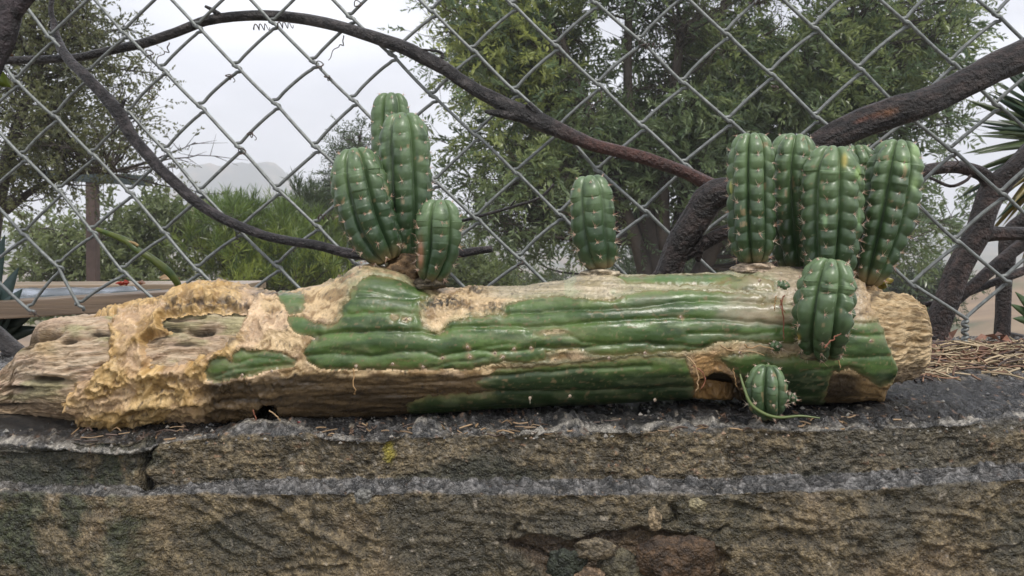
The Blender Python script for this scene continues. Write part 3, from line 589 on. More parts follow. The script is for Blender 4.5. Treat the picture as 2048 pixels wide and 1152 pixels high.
def shoot(pts, D, n=7, phase=0., sp=31, seed=1, name='cactus_shoot', label=None, tint=0, nt_=150, tipc=1., depth=.40, bud=False, base_r=.5, lump=0, tub=1., sL=1.):
    """pts: (px, py, half width px[, depth offset]) from the tip down to the base"""
    rnd = random.Random(seed)
    q = np.array([list(p)+([0] if len(p) == 3 else []) for p in pts], float)[::-1]
    c = catmull(q, nt_*2); C0 = np.array([P(a[0], a[1], D+a[3]) for a in c]); R0 = c[:, 2]/F*D
    L = np.concatenate([[0], np.cumsum(np.linalg.norm(np.diff(C0, axis=0), axis=1))]); Lt = L[-1]
    Rt = R0[-1]
    # denser rings near the tip
    s = np.concatenate([np.linspace(0, Lt-Rt*.9, nt_-36, endpoint=False), Lt-Rt*.9+Rt*.9*np.sin(np.linspace(0, np.pi/2, 36))])
    C = np.stack([np.interp(s, L, C0[:, i]) for i in range(3)], 1); R = np.interp(s, L, R0)
    dt = Lt-s; cap = 1.05*Rt; x = np.clip(1-dt/cap, 0, 1); R = R*np.where(dt < cap, (1-x**2.25)**(1/2.1), 1)
    db = np.clip(s/(1.1*R0[0]), 0, 1); R = R*(base_r+(1-base_r)*np.sqrt(1-(1-db)**2))
    T, A, B = frames(C); nth = n*20 if not bud else n*10; th = np.linspace(0, 2*np.pi, nth, endpoint=False)
    rel = ((th-phase)*n/(2*np.pi)); k = np.round(rel); rel = (rel-k)*2; k = k.astype(int) % n
    crest = np.clip(1-np.abs(rel)**2.3*.995, 0, 1)**.62
    jit = np.array([rnd.uniform(-.12, .12) for _ in range(n)])
    offs = np.array([(.0 if i % 2 else .5) for i in range(n)])+jit
    spm = sp/F*D; l = dt[:, None]+0*th[None]
    ph = l/spm-offs[k][None]+.22*np.abs(rel)[None]**2+.06*fbm(th[None]*2, l/spm*.5, seed, 2, seed)
    fr = ph-np.round(ph)                                 # 0 at a notch
    damp = ss(0, .5*Rt, dt)[:, None]
    notch = np.exp(-np.abs(fr)/.055)*(1-.6*np.abs(rel)[None]**3)
    bulge = np.cos(fr*2*np.pi)
    rr = 1-depth+depth*crest[None]
    rr = rr-damp*tub*(.036*notch*crest[None]+.018*(bulge+1)*crest[None])-.07*np.exp(-(1-np.abs(rel))/.07)[None]
    rr = rr+.07*fbm(np.cos(th)[None]*.9+seed, np.sin(th)[None]*.9, s[:, None]*16, 2, seed+2)+.03*fbm(np.cos(th)[None]*1.5+seed, np.sin(th)[None]*1.5, s[:, None]*40, 3, seed+3)
    rr = rr+.022*vn(k[None]*3.7+seed, np.floor(l/spm-offs[k][None]+.5)*1.9, 0, seed+40)*crest[None]*damp
    if lump: rr = rr+lump*ss(.35*Lt, 0, s)[:, None]*vn(np.cos(th)[None]*2.6, np.sin(th)[None]*2.6, s[:, None]*110, seed+5)*.5
    RR = R[:, None]*rr
    dim = .16*Rt*np.exp(-(R/(.4*Rt))**2)                 # dimple at the tip
    ring = A[:, None]*np.cos(th)[None, :, None]+B[:, None]*np.sin(th)[None, :, None]
    Vv = C[:, None]+ring*RR[..., None]-T[:, None]*(dim*(dt < Rt))[:, None, None]
    # ribs stand proud of the tip as well
    Vv = Vv+T[:, None]*((R/Rt*(1-R/Rt)*4)*(dt < cap)*.10*Rt)[:, None, None]*crest[None, :, None]
    V = Vv.reshape(-1, 3); V = np.vstack([V, V[-nth:].mean(0)])
    j = np.arange(nth); j2 = (j+1) % nth; n0 = (len(s)-1)*nth
    fl = [grid_faces(len(s), nth, True), np.stack([n0+j, np.full(nth, len(V)-1), n0+j2], -1)[:, [0, 2, 1]]]
    # colour: young growth pale at the tip, dark older skin below
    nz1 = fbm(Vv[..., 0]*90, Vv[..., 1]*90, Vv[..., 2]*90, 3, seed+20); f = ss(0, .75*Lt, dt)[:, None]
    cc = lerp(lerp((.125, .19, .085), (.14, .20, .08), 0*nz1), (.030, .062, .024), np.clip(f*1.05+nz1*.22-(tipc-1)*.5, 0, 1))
    cc = lerp(cc, (.095, .155, .055), ss(.1, .5, fbm(Vv[..., 0]*50, Vv[..., 1]*50, Vv[..., 2]*50, 3, seed+23))*.35)
    cc = lerp(cc, (.17, .25, .15), ss(.25, .6, fbm(Vv[..., 0]*160, Vv[..., 1]*160, Vv[..., 2]*120, 3, seed+21))*.35*(1-f*.6))
    cc = lerp(cc, (.026, .052, .020), ss(.12, .5, fbm(Vv[..., 0]*150, Vv[..., 1]*150, Vv[..., 2]*55, 3, seed+22))*.65)
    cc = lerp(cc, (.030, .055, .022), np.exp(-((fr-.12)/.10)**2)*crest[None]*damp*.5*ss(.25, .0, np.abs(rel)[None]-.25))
    spk = vn(Vv[..., 0]*900, Vv[..., 1]*900, Vv[..., 2]*900, seed); cc = lerp(cc, (.35, .42, .3), ss(.82, .95, spk)*.4)
    pxv = CX+Vv[..., 0]/Vv[..., 1]*F; pyv = HY-(Vv[..., 2]-CZ)/Vv[..., 1]*F; front = Vv[..., 1] < C[:, None, 1]
    for (mx_, my_, rx, ry, colr) in SCARS:
        cc = lerp(cc, colr, np.clip(blob(pxv, pyv, mx_, my_, rx, ry)*1.6, 0, 1)*.85*front)
    cc = lerp(cc, (.23, .17, .085), np.clip(ss(.13*Lt, .0, s)[:, None]*ss(-.5, .1, nz1)*(0 if bud else 1), 0, 1)*.8)
    cc = lerp(cc, (.30, .22, .12), ss(.5, .62, fbm(Vv[..., 0]*220+seed, Vv[..., 1]*220, Vv[..., 2]*120, 3, seed+31))*.7)
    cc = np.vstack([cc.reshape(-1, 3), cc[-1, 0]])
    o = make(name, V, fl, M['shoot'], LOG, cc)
    if label: o['label'] = label
    acc = Acc()
    for r in range(n):
        ji = int(np.argmin(np.abs((((th-phase)-2*np.pi*r/n+np.pi) % (2*np.pi))-np.pi)))
        m = 0
        while True:
            d_ = (m+offs[r])*spm*(1.0); m += 1
            if d_ > Lt*.97: break
            if d_ < .12*Rt: d_ = .2*Rt
            i = int(np.argmin(np.abs(dt-d_-.04*spm)))
            if i < 1 or i >= len(s)-1: continue
            p = Vv[i, ji]; nn = np.cross(Vv[i, (ji+1) % nth]-Vv[i, ji-1], Vv[i+1, ji]-Vv[i-1, ji]); nn /= np.linalg.norm(nn)+1e-12
            if nn.dot(ring[i, ji]) < 0: nn = -nn
            old = min(1, d_/(.5*Lt))
            spine_cluster(acc, p, nn, T[i], rnd, L=(.0022+.0024*old)*sL*(.7 if bud else 1), cnt=5+int(old*3) if not bud else 4)
    sp_ = acc.build('spines', M['spine'], o, smooth=False); sp_['kind'] = 'stuff'; sp_.location = (0, 0, 0)
    return o
SCARS = [(841, 508, 5, 26, (.33, .16, .09)), (1689, 321, 5, 11, (.55, .45, .12)), (1716, 346, 5, 12, (.25, .38, .12)), (1832, 302, 10, 15, (.26, .38, .16)), (1829, 366, 6, 12, (.26, .38, .16)), (1810, 330, 5, 14, (.24, .36, .14)), (1460, 375, 4, 14, (.45, .45, .12)), (1650, 440, 4, 14, (.22, .34, .16)),
         (1596, 676, 4, 6, (.5, .32, .06)), (1718, 438, 3, 14, (.2, .33, .14))]
R = math.radians
shoot([(783, 186, 40), (784, 300, 43), (795, 420, 46), (805, 545, 40)], .652, 6, R(8), 30, 11, label='dark rear shoot, tallest of the left cluster', tipc=.75)
shoot([(806, 226, 49), (812, 320, 54), (815, 430, 54), (812, 535, 40)], .618, 6, R(-2), 31, 12, label='tall ribbed shoot in the middle of the left cluster')
shoot([(708, 296, 47), (720, 370, 57), (742, 450, 57), (778, 522, 44)], .596, 7, R(6), 31, 13, label='leaning left shoot of the left cluster', tipc=.9)
shoot([(878, 398, 42), (877, 450, 49), (874, 505, 47), (858, 562, 33)], .580, 6, R(12), 30, 14, label='short shoot with brown scar, right of the left cluster')
shoot([(1178, 350, 42), (1184, 410, 46), (1190, 470, 46), (1204, 538, 38)], .60, 6, R(-4), 29, 15, label='lone stubby shoot in the middle of the trunk', lump=.25, depth=.22)
shoot([(1503, 266, 44), (1502, 340, 48), (1503, 430, 49), (1508, 525, 42)], .60, 7, R(0), 31, 16, label='leftmost shoot of the right cluster', tub=1.6, tipc=1.3)
shoot([(1592, 268, 45), (1583, 340, 52), (1586, 430, 52), (1600, 545, 42)], .625, 7, R(6), 31, 17, label='second shoot from the left in the right cluster', tub=1.6, tipc=1.3)
shoot([(1668, 292, 52), (1662, 360, 62), (1660, 450, 62), (1656, 575, 44)], .592, 7, R(24), 31, 18, label='broad front shoot of the right cluster with a yellow fleck', tub=1.6, tipc=1.3)
shoot([(1708, 290, 38), (1712, 350, 44), (1712, 450, 46), (1710, 560, 40)], .645, 8, R(5), 29, 19, label='shoot mostly hidden behind the broad one', tub=1.6, tipc=1.3)
shoot([(1797, 280, 45), (1787, 350, 56), (1768, 450, 55), (1735, 570, 30)], .612, 7, R(-8), 31, 20, label='rightmost shoot of the right cluster, leaning outwards', tub=1.6, tipc=1.2)
shoot([(1662, 516, 48), (1653, 580, 58), (1645, 640, 60), (1642, 705, 42, .02)], .532, 7, R(26), 30, 21, label='shoot growing in front of the trunk near its right end', tub=1.6, tipc=1.3)
shoot([(1535, 729, 34), (1533, 765, 42), (1533, 800, 41), (1538, 832, 30, .004)], .532, 7, R(0), 26, 22, label='small bright green shoot at the foot of the trunk', sL=.7, tipc=1.2)
shoot([(1566, 560, 12), (1565, 570, 15), (1564, 584, 12)], .575, 6, R(10), 14, 23, name='cactus_bud', label='tiny bud on top of the trunk below the right cluster', nt_=50, tipc=1.6, bud=True)
shoot([(1553, 682, 10), (1552, 690, 13), (1552, 702, 10)], .556, 6, R(0), 13, 24, name='cactus_bud', label='tiny green bud on the front of the trunk', nt_=50, tipc=1.6, bud=True)
shoot([(1583, 786, 8), (1583, 796, 11), (1584, 806, 9)], .54, 6, R(0), 12, 25, name='cactus_bud', label='dark tiny bud beside the small lower shoot', nt_=50, tipc=.6, bud=True)
M['cork'] = material('corky_tissue', rough=.65, var=.5, vscale=260, bump=1, bscale=320, bdist=.003)
for (cx_, cy_, D_, rx_, ry_, rz_, c_, sd_, lb_) in [(818, 540, .600, 42, 30, 34, (.16, .10, .05), 31, 'brown woody base of the left cluster'), (1202, 549, .60, 42, 12, 34, (.42, .35, .25), 32, 'pale corky collar under the lone shoot'), (1512, 538, .60, 44, 14, 36, (.36, .28, .2), 33, None), (1598, 556, .605, 44, 22, 36, (.13, .11, .09), 34, 'grey crumbly base between the right shoots'),
                                                  (1665, 588, .60, 60, 22, 40, (.20, .15, .08), 35, None), (1735, 590, .612, 26, 22, 26, (.24, .16, .08), 36, None), (1642, 706, .545, 40, 14, 22, (.12, .10, .05), 37, None), (860, 566, .582, 34, 12, 26, (.10, .08, .05), 38, None), (1536, 826, .535, 26, 9, 16, (.06, .05, .03), 39, None)]:
    o = rock(cx_, cy_, D_, rx_, ry_, rz_, c_, sd_, mat='cork', parent=LOG, name='corky_base'); o.location = -np.array(LOG.location)
    if lb_: o['label'] = lb_
# areoles, roots and threads on the trunk
def trunk_bits():
    acc = Acc(); rnd = random.Random(5)
    for (ax, ay) in [(812, 638), (935, 694), (1028, 698), (1062, 696), (990, 706), (1006, 714), (885, 716), (712, 732), (785, 728), (846, 734), (1218, 716), (1290, 706), (940, 714), (1362, 634), (1742, 682), (543, 742), (484, 750), (720, 534), (722, 525), (1480, 705), (1520, 560), (1310, 800), (1060, 796), (1140, 792)]:
        D = .548 if ay > 600 else .575
        spine_cluster(acc, P(ax, ay, D), np.array((0, -1, .2)), np.array((0, 0, 1.)), rnd, .004, 6, (.25, .16, .1))
    o = acc.build('spines', M['spine'], LOG, False); o['kind'] = 'stuff'; o['label'] = 'small dry spine clusters along the trunk ribs'
    for k, pts in enumerate([[(706, 737), (709, 752), (707, 770), (711, 784), (708, 790)], [(1375, 712), (1392, 735), (1396, 765), (1392, 785)], [(1385, 730), (1406, 748), (1410, 765), (1400, 778)], [(1553, 592), (1550, 605), (1548, 622)], [(1562, 600), (1566, 630), (1567, 660), (1567, 678)],
                             [(1570, 590), (1560, 612), (1572, 625)], [(1490, 690), (1500, 697), (1520, 692), (1550, 700)], [(1440, 690), (1460, 700), (1500, 702), (1530, 712)], [(1650, 695), (1668, 676), (1682, 668)], [(1665, 705), (1678, 726), (1682, 736)], [(540, 822), (556, 835), (560, 848)], [(508, 820), (512, 838), (518, 850)], [(1466, 735), (1470, 755), (1474, 775)]]):
        pts = catmull([P(a, b, .545 if b < 790 else .555) if k != 8 else P(a, b, .50) for a, b in pts], 22)
        pts = pts+.0008*np.stack([fbm(np.arange(22)*.5, k, 0, 2, 3), fbm(np.arange(22)*.5, k, 0, 2, 4), fbm(np.arange(22)*.5, k, 0, 2, 5)], 1)
        V, fl = tube(pts, np.linspace(.0006 if k in (1, 4, 8) else .0005, .0003, 22), 6)
        o = make('aerial_root', V, fl, M['straw'], LOG, np.broadcast_to([(.36, .22, .10), (.42, .28, .15), (.24, .09, .05)][k % 3 if k != 4 else 2], V.shape))
trunk_bits()

# ------------------------------------------------------------------ chain-link fence
KN = {(0,2):(33,163),(0,4):(47,313),(0,6):(49,469),(0,8):(62,620),(1,1):(101,76),(1,3):(111,233),(1,5):(120,382),(1,7):(118,532),(2,2):(177,148),(2,4):(187,309),(2,6):(186,463),(2,8):(160,612),
 (3,1):(248,66),(3,3):(259,226),(3,5):(261,385),(3,7):(247,543),(4,2):(326,139),(4,4):(333,302),(4,6):(330,465),(5,1):(396,54),(5,3):(403,215),(5,5):(403,385),(5,7):(396,540),(6,2):(474,134),(6,4):(479,295),(6,6):(479,462),
 (7,1):(547,47),(7,3):(552,208),(7,5):(556,380),(7,7):(556,533),(8,2):(628,125),(8,4):(632,295),(8,6):(634,451),(9,1):(702,36),(9,3):(707,201),(10,2):(785,111),(11,1):(865,24),(11,3):(867,194),(11,5):(872,365),
 (12,2):(947,102),(12,4):(952,271),(13,1):(1027,12),(13,3):(1032,184),(13,5):(1034,347),(13,7):(1041,518),(14,2):(1112,92),(14,4):(1119,257),(15,1):(1190,7),(15,3):(1197,170),(15,5):(1197,344),(16,2):(1282,82),(16,4):(1285,253),
 (17,3):(1367,167),(17,5):(1371,330),(18,2):(1452,69),(18,4):(1459,243),(19,3):(1542,149),(20,2):(1629,57),(20,4):(1633,236),(21,3):(1720,139),(22,2):(1812,45),(22,4):(1813,234),(22,8):(1827,573),(23,3):(1904,127),(23,5):(1904,302),(23,7):(1914,484),(23,9):(1930,642),
 (24,2):(1994,33),(24,4):(1994,212),(24,8):(2012,561)}
kk = np.array([[a, b] for a, b in KN], float); kv = np.array([KN[(int(a), int(b))] for a, b in kk], float)
def basis(a, b): return np.stack([np.ones_like(a), a, b, a*a, a*b, b*b, a**3/100], -1)
cf_, *_ = np.linalg.lstsq(basis(kk[:, 0]/1, kk[:, 1]/1), kv, rcond=None)
def knp(k, r):
    if (k, r) in KN: return KN[(k, r)]
    b = basis(np.array(float(k)), np.array(float(r)))@cf_; return (b[0], b[1])
def fence_D(px): return .873+(.747-.873)*px/2048.
WR = .00175
def FP(px, py, dy=0): return P(px, py, fence_D(px))+np.array((0, dy, 0))
def fence():
    root = empty('chain_link_fence', P(1024, 720, .81), 'galvanised chain link fence standing behind the cactus trunk', 'fence')
    for j in range(-3, 28):                   # the wire that zigzags between knuckle columns j and j+1
        apex = []
        for r in range(-5, 11):
            left = (r % 2) == (j % 2)
            k = j if left else j+1
            if (k+r) % 2: continue
            if r > 8 and k not in (23,): 
                continue
            apex.append((k, r, left))
        pts = []
        for i, (k, r, left) in enumerate(apex):
            x, y = knp(k, r); sgn = 1 if left else -1
            arr, dep = (.0017, -.0017) if left else (-.0017, .0017)     # '/' runs in front, '\\' behind
            A = np.array((x-sgn*3.6, y-sgn*5.5)); last = i == len(apex)-1
            if (k, r) == (23, 9):             # twisted ends of the right bottom knuckle
                ph0 = 0 if left else math.pi
                pts.append(FP(x+sgn*10, y-12, arr))
                for t in range(13):
                    a = ph0+t*.55*math.pi/1.2; pts.append(FP(x+4*math.cos(a)*sgn, y-2+t*3.6, .0022*math.sin(a)))
                pts.append(FP(x+12 if left else x-8, y+52, .001)); break
            if i:
                kp, rp, lp = apex[i-1]; xp, yp = knp(kp, rp); sp_ = 1 if lp else -1; B = np.array((xp-sp_*3.6, yp-sp_*5.5)); u = (B-A)/np.linalg.norm(B-A); Ld = np.linalg.norm(B-A)
                bow = np.array((-1.0, -1.2 if left else 1.0))*((1.0 if left else .2)+.8*math.sin(k*3.1+r*1.7))
                for f in (.75, .5, .25): pts.append(FP(*(A+u*Ld*f+bow*(1 if f == .5 else .7)), arr))
                pts.append(FP(*(A+u*13), arr)); pts.append(FP(*(A+u*6.5), arr))
            pts += [FP(A[0]-sgn*2.6, A[1]-3.4, arr*.7), FP(A[0]-sgn*4.0, A[1], 0), FP(A[0]-sgn*2.6, A[1]+3.4, dep*.7)]
            if not last:
                kp, rp, lp = apex[i+1]; xp, yp = knp(kp, rp); sp_ = 1 if lp else -1; B = np.array((xp-sp_*3.6, yp-sp_*5.5)); u = (B-A)/np.linalg.norm(B-A)
                pts.append(FP(*(A+u*6.5), dep)); pts.append(FP(*(A+u*13), dep))
        if len(pts) < 6: continue
        pts = np.array(pts)
        C = catmull(pts, len(pts)*3)
        V, fl = tube(C, WR, 8)
        make('wire', V, fl, M['wire'], root)
fence()

# ------------------------------------------------------------------ dry vines and branches
PEELED = [(1772, 226, 30, 6, -.25, (.17, .075, .035)), (1735, 238, 30, 5, -.3, (.10, .04, .025)), (1820, 212, 30, 5, -.3, (.016, .012, .011)), (1690, 262, 60, 4, -.4, (.012, .01, .01)), (1900, 170, 50, 3, -.4, (.012, .01, .01))]
def vine(name, specs, label, cat='branch', base=None, sides=20, bark=.12, colr=(.045, .032, .028), tipcol=None, seed=1, group=None, parent=None, seglen=.0035):
    """specs: list of branches, each a list of (px, py, radius px, D)"""
    p0 = specs[0][0]
    root = parent or empty(name, P(p0[0], p0[1], p0[3]), label, cat, group)
    for i, s in enumerate(specs):
        q = np.array(s, float); L = np.sum(np.hypot(*(np.diff(q[:, :2], axis=0).T)))*q[0, 3]/F; n = max(12, int(L/seglen))
        c = catmull(q, n); C = np.array([P(a[0], a[1], a[3]) for a in c]); rad = c[:, 2]/F*c[:, 3]
        C = C+.25*rad.mean()*np.stack([fbm(np.arange(n)*seglen*25, 1, i, 3, seed+i), fbm(np.arange(n)*seglen*25, 2, i, 3, seed+i), fbm(np.arange(n)*seglen*25, 3, i, 3, seed+i)], 1)
        sd_ = sides if rad.max() > .003 else 8
        V, fl = tube(C, rad, sd_, True, bark, 1/max(rad.mean()*6, .01), seed+i*3)
        nn = fbm(V[:, 0]*60, V[:, 1]*60, V[:, 2]*60, 4, seed+i); n2 = fbm(V[:, 0]*200, V[:, 1]*200, V[:, 2]*200, 3, seed+i+1)
        cc = lerp(np.array(colr)*.55, np.array(colr)*1.9, ss(-.4, .45, nn*.6+n2*.6))
        cc = lerp(cc, np.array(colr)*.25, ss(.25, .5, ridged(V[:, 0]*45, V[:, 1]*160, V[:, 2]*130, 3, seed+8))*.8)
        pxv = CX+V[:, 0]/V[:, 1]*F; pyv = HY-(V[:, 2]-CZ)/V[:, 1]*F
        for (bx_, by_, rx_, ry_, an_, bc_) in PEELED:
            cc = lerp(cc, bc_, np.clip(blob(pxv, pyv, bx_, by_, rx_, ry_, an_)*1.7+n2*.5-.2, 0, 1)*(V[:, 1] < .78)*(np.abs(pxv-bx_) < rx_*2))
        if tipcol is not None:
            pxv = CX+V[:, 0]/V[:, 1]*F; cc = lerp(cc, tipcol[0], ss(tipcol[1], tipcol[2], pxv)*ss(-.5, .3, nn+.2))
        o = make('stem' if i == 0 else 'side_branch', V, fl, M['bark'], root, cc)
    return root
d = fence_D
vine('dry_vine', [[(-60, 121, 8, d(0)+.016), (60, 119, 8, d(60)+.016), (160, 113, 8.5, d(160)+.016), (260, 93, 9, d(260)+.016), (340, 68, 9.5, d(340)+.016), (400, 46, 10, d(400)+.016), (470, 32, 10, d(470)+.016), (560, 32, 10.5, d(560)+.015), (640, 45, 11, d(640)+.008), (720, 66, 11.5, d(720)-.008), (800, 92, 13, d(800)-.014),
                  (860, 122, 14, d(860)-.015), (920, 158, 13, d(920)-.015), (990, 200, 14, d(990)-.015), (1060, 236, 18, d(1060)-.015), (1120, 262, 15, d(1120)-.015), (1190, 292, 12.5, d(1190)-.015), (1290, 318, 12, d(1290)-.015), (1370, 345, 12, d(1370)-.014), (1430, 372, 14, d(1430)-.012)],
                 [(1080, 244, 14, d(1080)-.014), (1040, 232, 12, d(1040)-.017), (1000, 226, 8, d(1000)-.019), (972, 222, 3, d(970)-.02)],
                 [(1092, 250, 9, d(1090)-.015), (1074, 228, 8, d(1070)-.018), (1056, 208, 6, d(1056)-.02)],
                 [(438, 30, 6, d(438)+.014), (425, 20, 4, d(425)+.012), (410, 12, 2.5, d(410)+.01)], [(425, 22, 3, d(425)+.012), (430, 14, 2.5, d(425)+.01)], [(885, 118, 5, d(860)-.015), (880, 104, 3, d(860)-.016), (836, 98, 2, d(860)-.016)]],
     'long dry vine stem arching across the fence from upper left down to the right cluster', 'vine', bark=.13, colr=(.040, .034, .032), tipcol=((.075, .032, .024), 1080, 1200), seed=3)
vine('dry_vine', [[(108, 40, 6, d(100)+.014), (113, 75, 8, d(110)+.010), (130, 108, 9, d(130)-.002), (165, 145, 10, d(165)-.014), (200, 182, 11, d(200)-.014), (235, 222, 13, d(235)-.014), (262, 270, 11, d(260)-.014), (300, 315, 11, d(300)-.014), (345, 362, 11.5, d(345)-.014), (400, 412, 10.5, d(400)-.014), (470, 450, 9.5, d(470)-.014), (560, 478, 9, d(560)-.014),
                  (640, 493, 9.5, d(640)-.014), (715, 508, 10, d(715)-.014), (820, 512, 10, d(820)-.014), (920, 507, 9, d(920)-.014), (984, 497, 7, d(984)-.014)],
                 [(238, 226, 5, d(235)-.013), (246, 206, 4, d(246)-.013), (250, 199, 3, d(250)-.013)], [(108, 45, 5, d(108)+.014), (102, 20, 5, d(102)+.014), (106, -5, 4, d(102)+.014)]],
     'long dark vine stem running down the left fence and behind the left cluster', 'vine', bark=.11, colr=(.032, .026, .026), seed=13)
vine('dead_branch', [[(2150, 60, 30, .70), (2048, 112, 29, .70), (1950, 155, 27, .70), (1860, 200, 26, .70), (1780, 228, 27, .70), (1700, 258, 27, .70), (1640, 290, 26, .70), (1560, 335, 22, .705), (1480, 378, 24, .71), (1430, 385, 27, .715), (1395, 425, 26, .72), (1365, 480, 24, .725), (1335, 545, 22, .73), (1300, 620, 20, .735)],
                     [(1990, 130, 3, .70), (2010, 108, 3, .71), (2055, 80, 4, .72)], [(1395, 520, 6, .72), (1410, 480, 5, .71)]],
     'thick dark wet branch crossing in front of the fence from upper right', 'branch', sides=44, bark=.20, colr=(.032, .022, .019), seed=23)
vine('dead_branch', [[(1300, 570, 12, .73), (1340, 530, 12, .73), (1400, 492, 13, .725), (1460, 462, 12, .72), (1540, 440, 11, .72)]], 'slim dark branch rising behind the leftmost shoot of the right cluster', 'branch', bark=.12, colr=(.034, .023, .021), seed=33)
vine('dead_shrub', [[(1860, 690, 24, .83), (1880, 630, 23, .83), (1912, 560, 22, .83), (1945, 480, 22, .83), (1968, 420, 21, .83), (1988, 375, 22, .83), (2030, 330, 17, .82), (2090, 270, 15, .82)],
                    [(1990, 385, 16, .83), (1965, 350, 13, .83), (1920, 336, 12, .83), (1870, 336, 12, .82), (1820, 350, 12, .81)],
                    [(1962, 470, 14, .83), (2010, 468, 13, .83), (2100, 470, 12, .83)], [(1900, 610, 11, .85), (1960, 560, 11, .85), (2030, 500, 12, .86), (2110, 440, 12, .86)],
                    [(1890, 600, 8, .86), (1960, 575, 8, .87), (2010, 555, 8, .87), (2090, 525, 8, .88)], [(1860, 355, 3, .80), (1900, 372, 3, .79), (1930, 362, 3, .79), (1942, 350, 2.5, .79)],
                    [(1850, 610, 6, .86), (1870, 606, 5, .86), (1880, 612, 5, .86)]],
     'dead brown forked shrub behind the right end of the fence', 'shrub', sides=32, bark=.17, colr=(.042, .026, .021), seed=43)
vine('dead_stump', [[(1998, 740, 15, .92), (2003, 680, 15, .92), (2006, 600, 14, .92), (2010, 520, 15, .92), (2020, 465, 15, .92), (2060, 430, 14, .91)], [(2006, 670, 10, .92), (2030, 675, 9, .92), (2100, 690, 9, .92)], [(2010, 500, 9, .92), (2014, 540, 8, .915)]],
     'upright dark brown stem standing at the far right behind the fence', 'branch', sides=24, bark=.12, colr=(.04, .025, .02), seed=53)
vine('dead_twig', [[(1850, 668, 5, .80), (1880, 684, 4, .79), (1910, 702, 2.5, .78)], [(1868, 676, 3, .79), (1880, 670, 2, .79)]], 'thin dark broken twig lying beside the right end of the trunk', 'twig', bark=.1, seed=58)
UL = vine('dead_branch', [[(-60, 240, 16, .74), (-14, 120, 20, .74), (6, 60, 24, .74), (8, -10, 28, .74), (0, -80, 30, .74)], [(16, 42, 16, .74), (40, 15, 13, .735), (75, -20, 11, .73)], [(0, 30, 20, .74), (-40, -10, 18, .74)]],
     'thick dark forked branch at the top left corner', 'branch', sides=28, bark=.14, colr=(.035, .026, .028), seed=63)
vine('dead_branch', [[(-30, 655, 17, .86), (0, 675, 17, .86), (30, 700, 17, .85), (62, 722, 15, .84)]], 'cut dark branch end poking out left of the trunk', 'branch', sides=24, bark=.12, colr=(.05, .04, .035), seed=73)
vine('dead_twig', [[(900, 448, 3, .86), (960, 432, 3.2, .86), (1020, 415, 3, .86), (1080, 395, 3, .86), (1108, 368, 2.5, .86)], [(1020, 415, 2, .86), (1030, 400, 1.5, .86)]], 'thin bare twig behind the fence between the left cluster and the lone shoot', 'twig', bark=.1, colr=(.05, .04, .035), seed=83)
# straight-cut green stick
def green_stick():
    q = np.array([(193, 458, 4.5, .88), (225, 470, 5.5, .88), (255, 483, 7, .88), (270, 497, 6.5, .88), (300, 515, 7, .88), (335, 542, 8, .885), (352, 562, 7, .89), (360, 580, 6, .9)])
    c = catmull(q, 60); V, fl = tube([P(a[0], a[1], a[3]) for a in c], c[:, 2]/F*.88, 10, True, .06, 100, 5)
    root = empty('green_stalk', P(350, 570, .89), 'jointed green succulent stalk leaning out from behind the trunk', 'stalk')
    make('stem', V, fl, M['leaf'], root, lerp((.20, .24, .05), (.10, .16, .04), ss(-.2, .3, fbm(V[:, 0]*80, V[:, 1]*80, V[:, 2]*80, 3, 3))))
    c = catmull([P(250, 482, .878), P(268, 486, .878), P(276, 492, .878)], 8); V, fl = tube(c, .0016, 6)
    make('broken_tip', V, fl, M['straw'], root, np.broadcast_to((.35, .24, .1), V.shape))
green_stick()
# tendrils
def tendril(px, py, kind, k, where):
    D = d(px)-.004; t = np.linspace(0, 1, 60)
    if kind == 0: xs = px+6*np.sin(t*14)*(1-.4*t); ys = py+38*t
    elif kind == 1: xs = px+34*t; ys = py+5*np.sin(t*22)
    elif kind == 2: a = t*9; xs = px+(9-6*t)*np.cos(a)+t*8; ys = py+(9-6*t)*np.sin(a)+t*6
    elif kind == 3: xs = px-26*t**1.4+5*np.sin(t*4); ys = py+46*t+6*np.sin(t*7)
    else: a = t*14; xs = px+5*np.cos(a)*(1-.2*t)+10*t; ys = py+4*np.sin(a)+12*t
    C = np.stack([P(a, b, D) for a, b in zip(xs, ys)]); C[:, 1] += .003*np.cos(t*20)
    V, fl = tube(C, np.linspace(.0007, .0004, 60), 5); o = make('tendril', V, fl, M['bark'], None, np.broadcast_to((.10, .07, .055), V.shape))
    tag(o, 'dry curled tendril '+where if len(where.split()) < 13 else 'tendril '+where, 'tendril', 'dry vine tendrils on the fence')
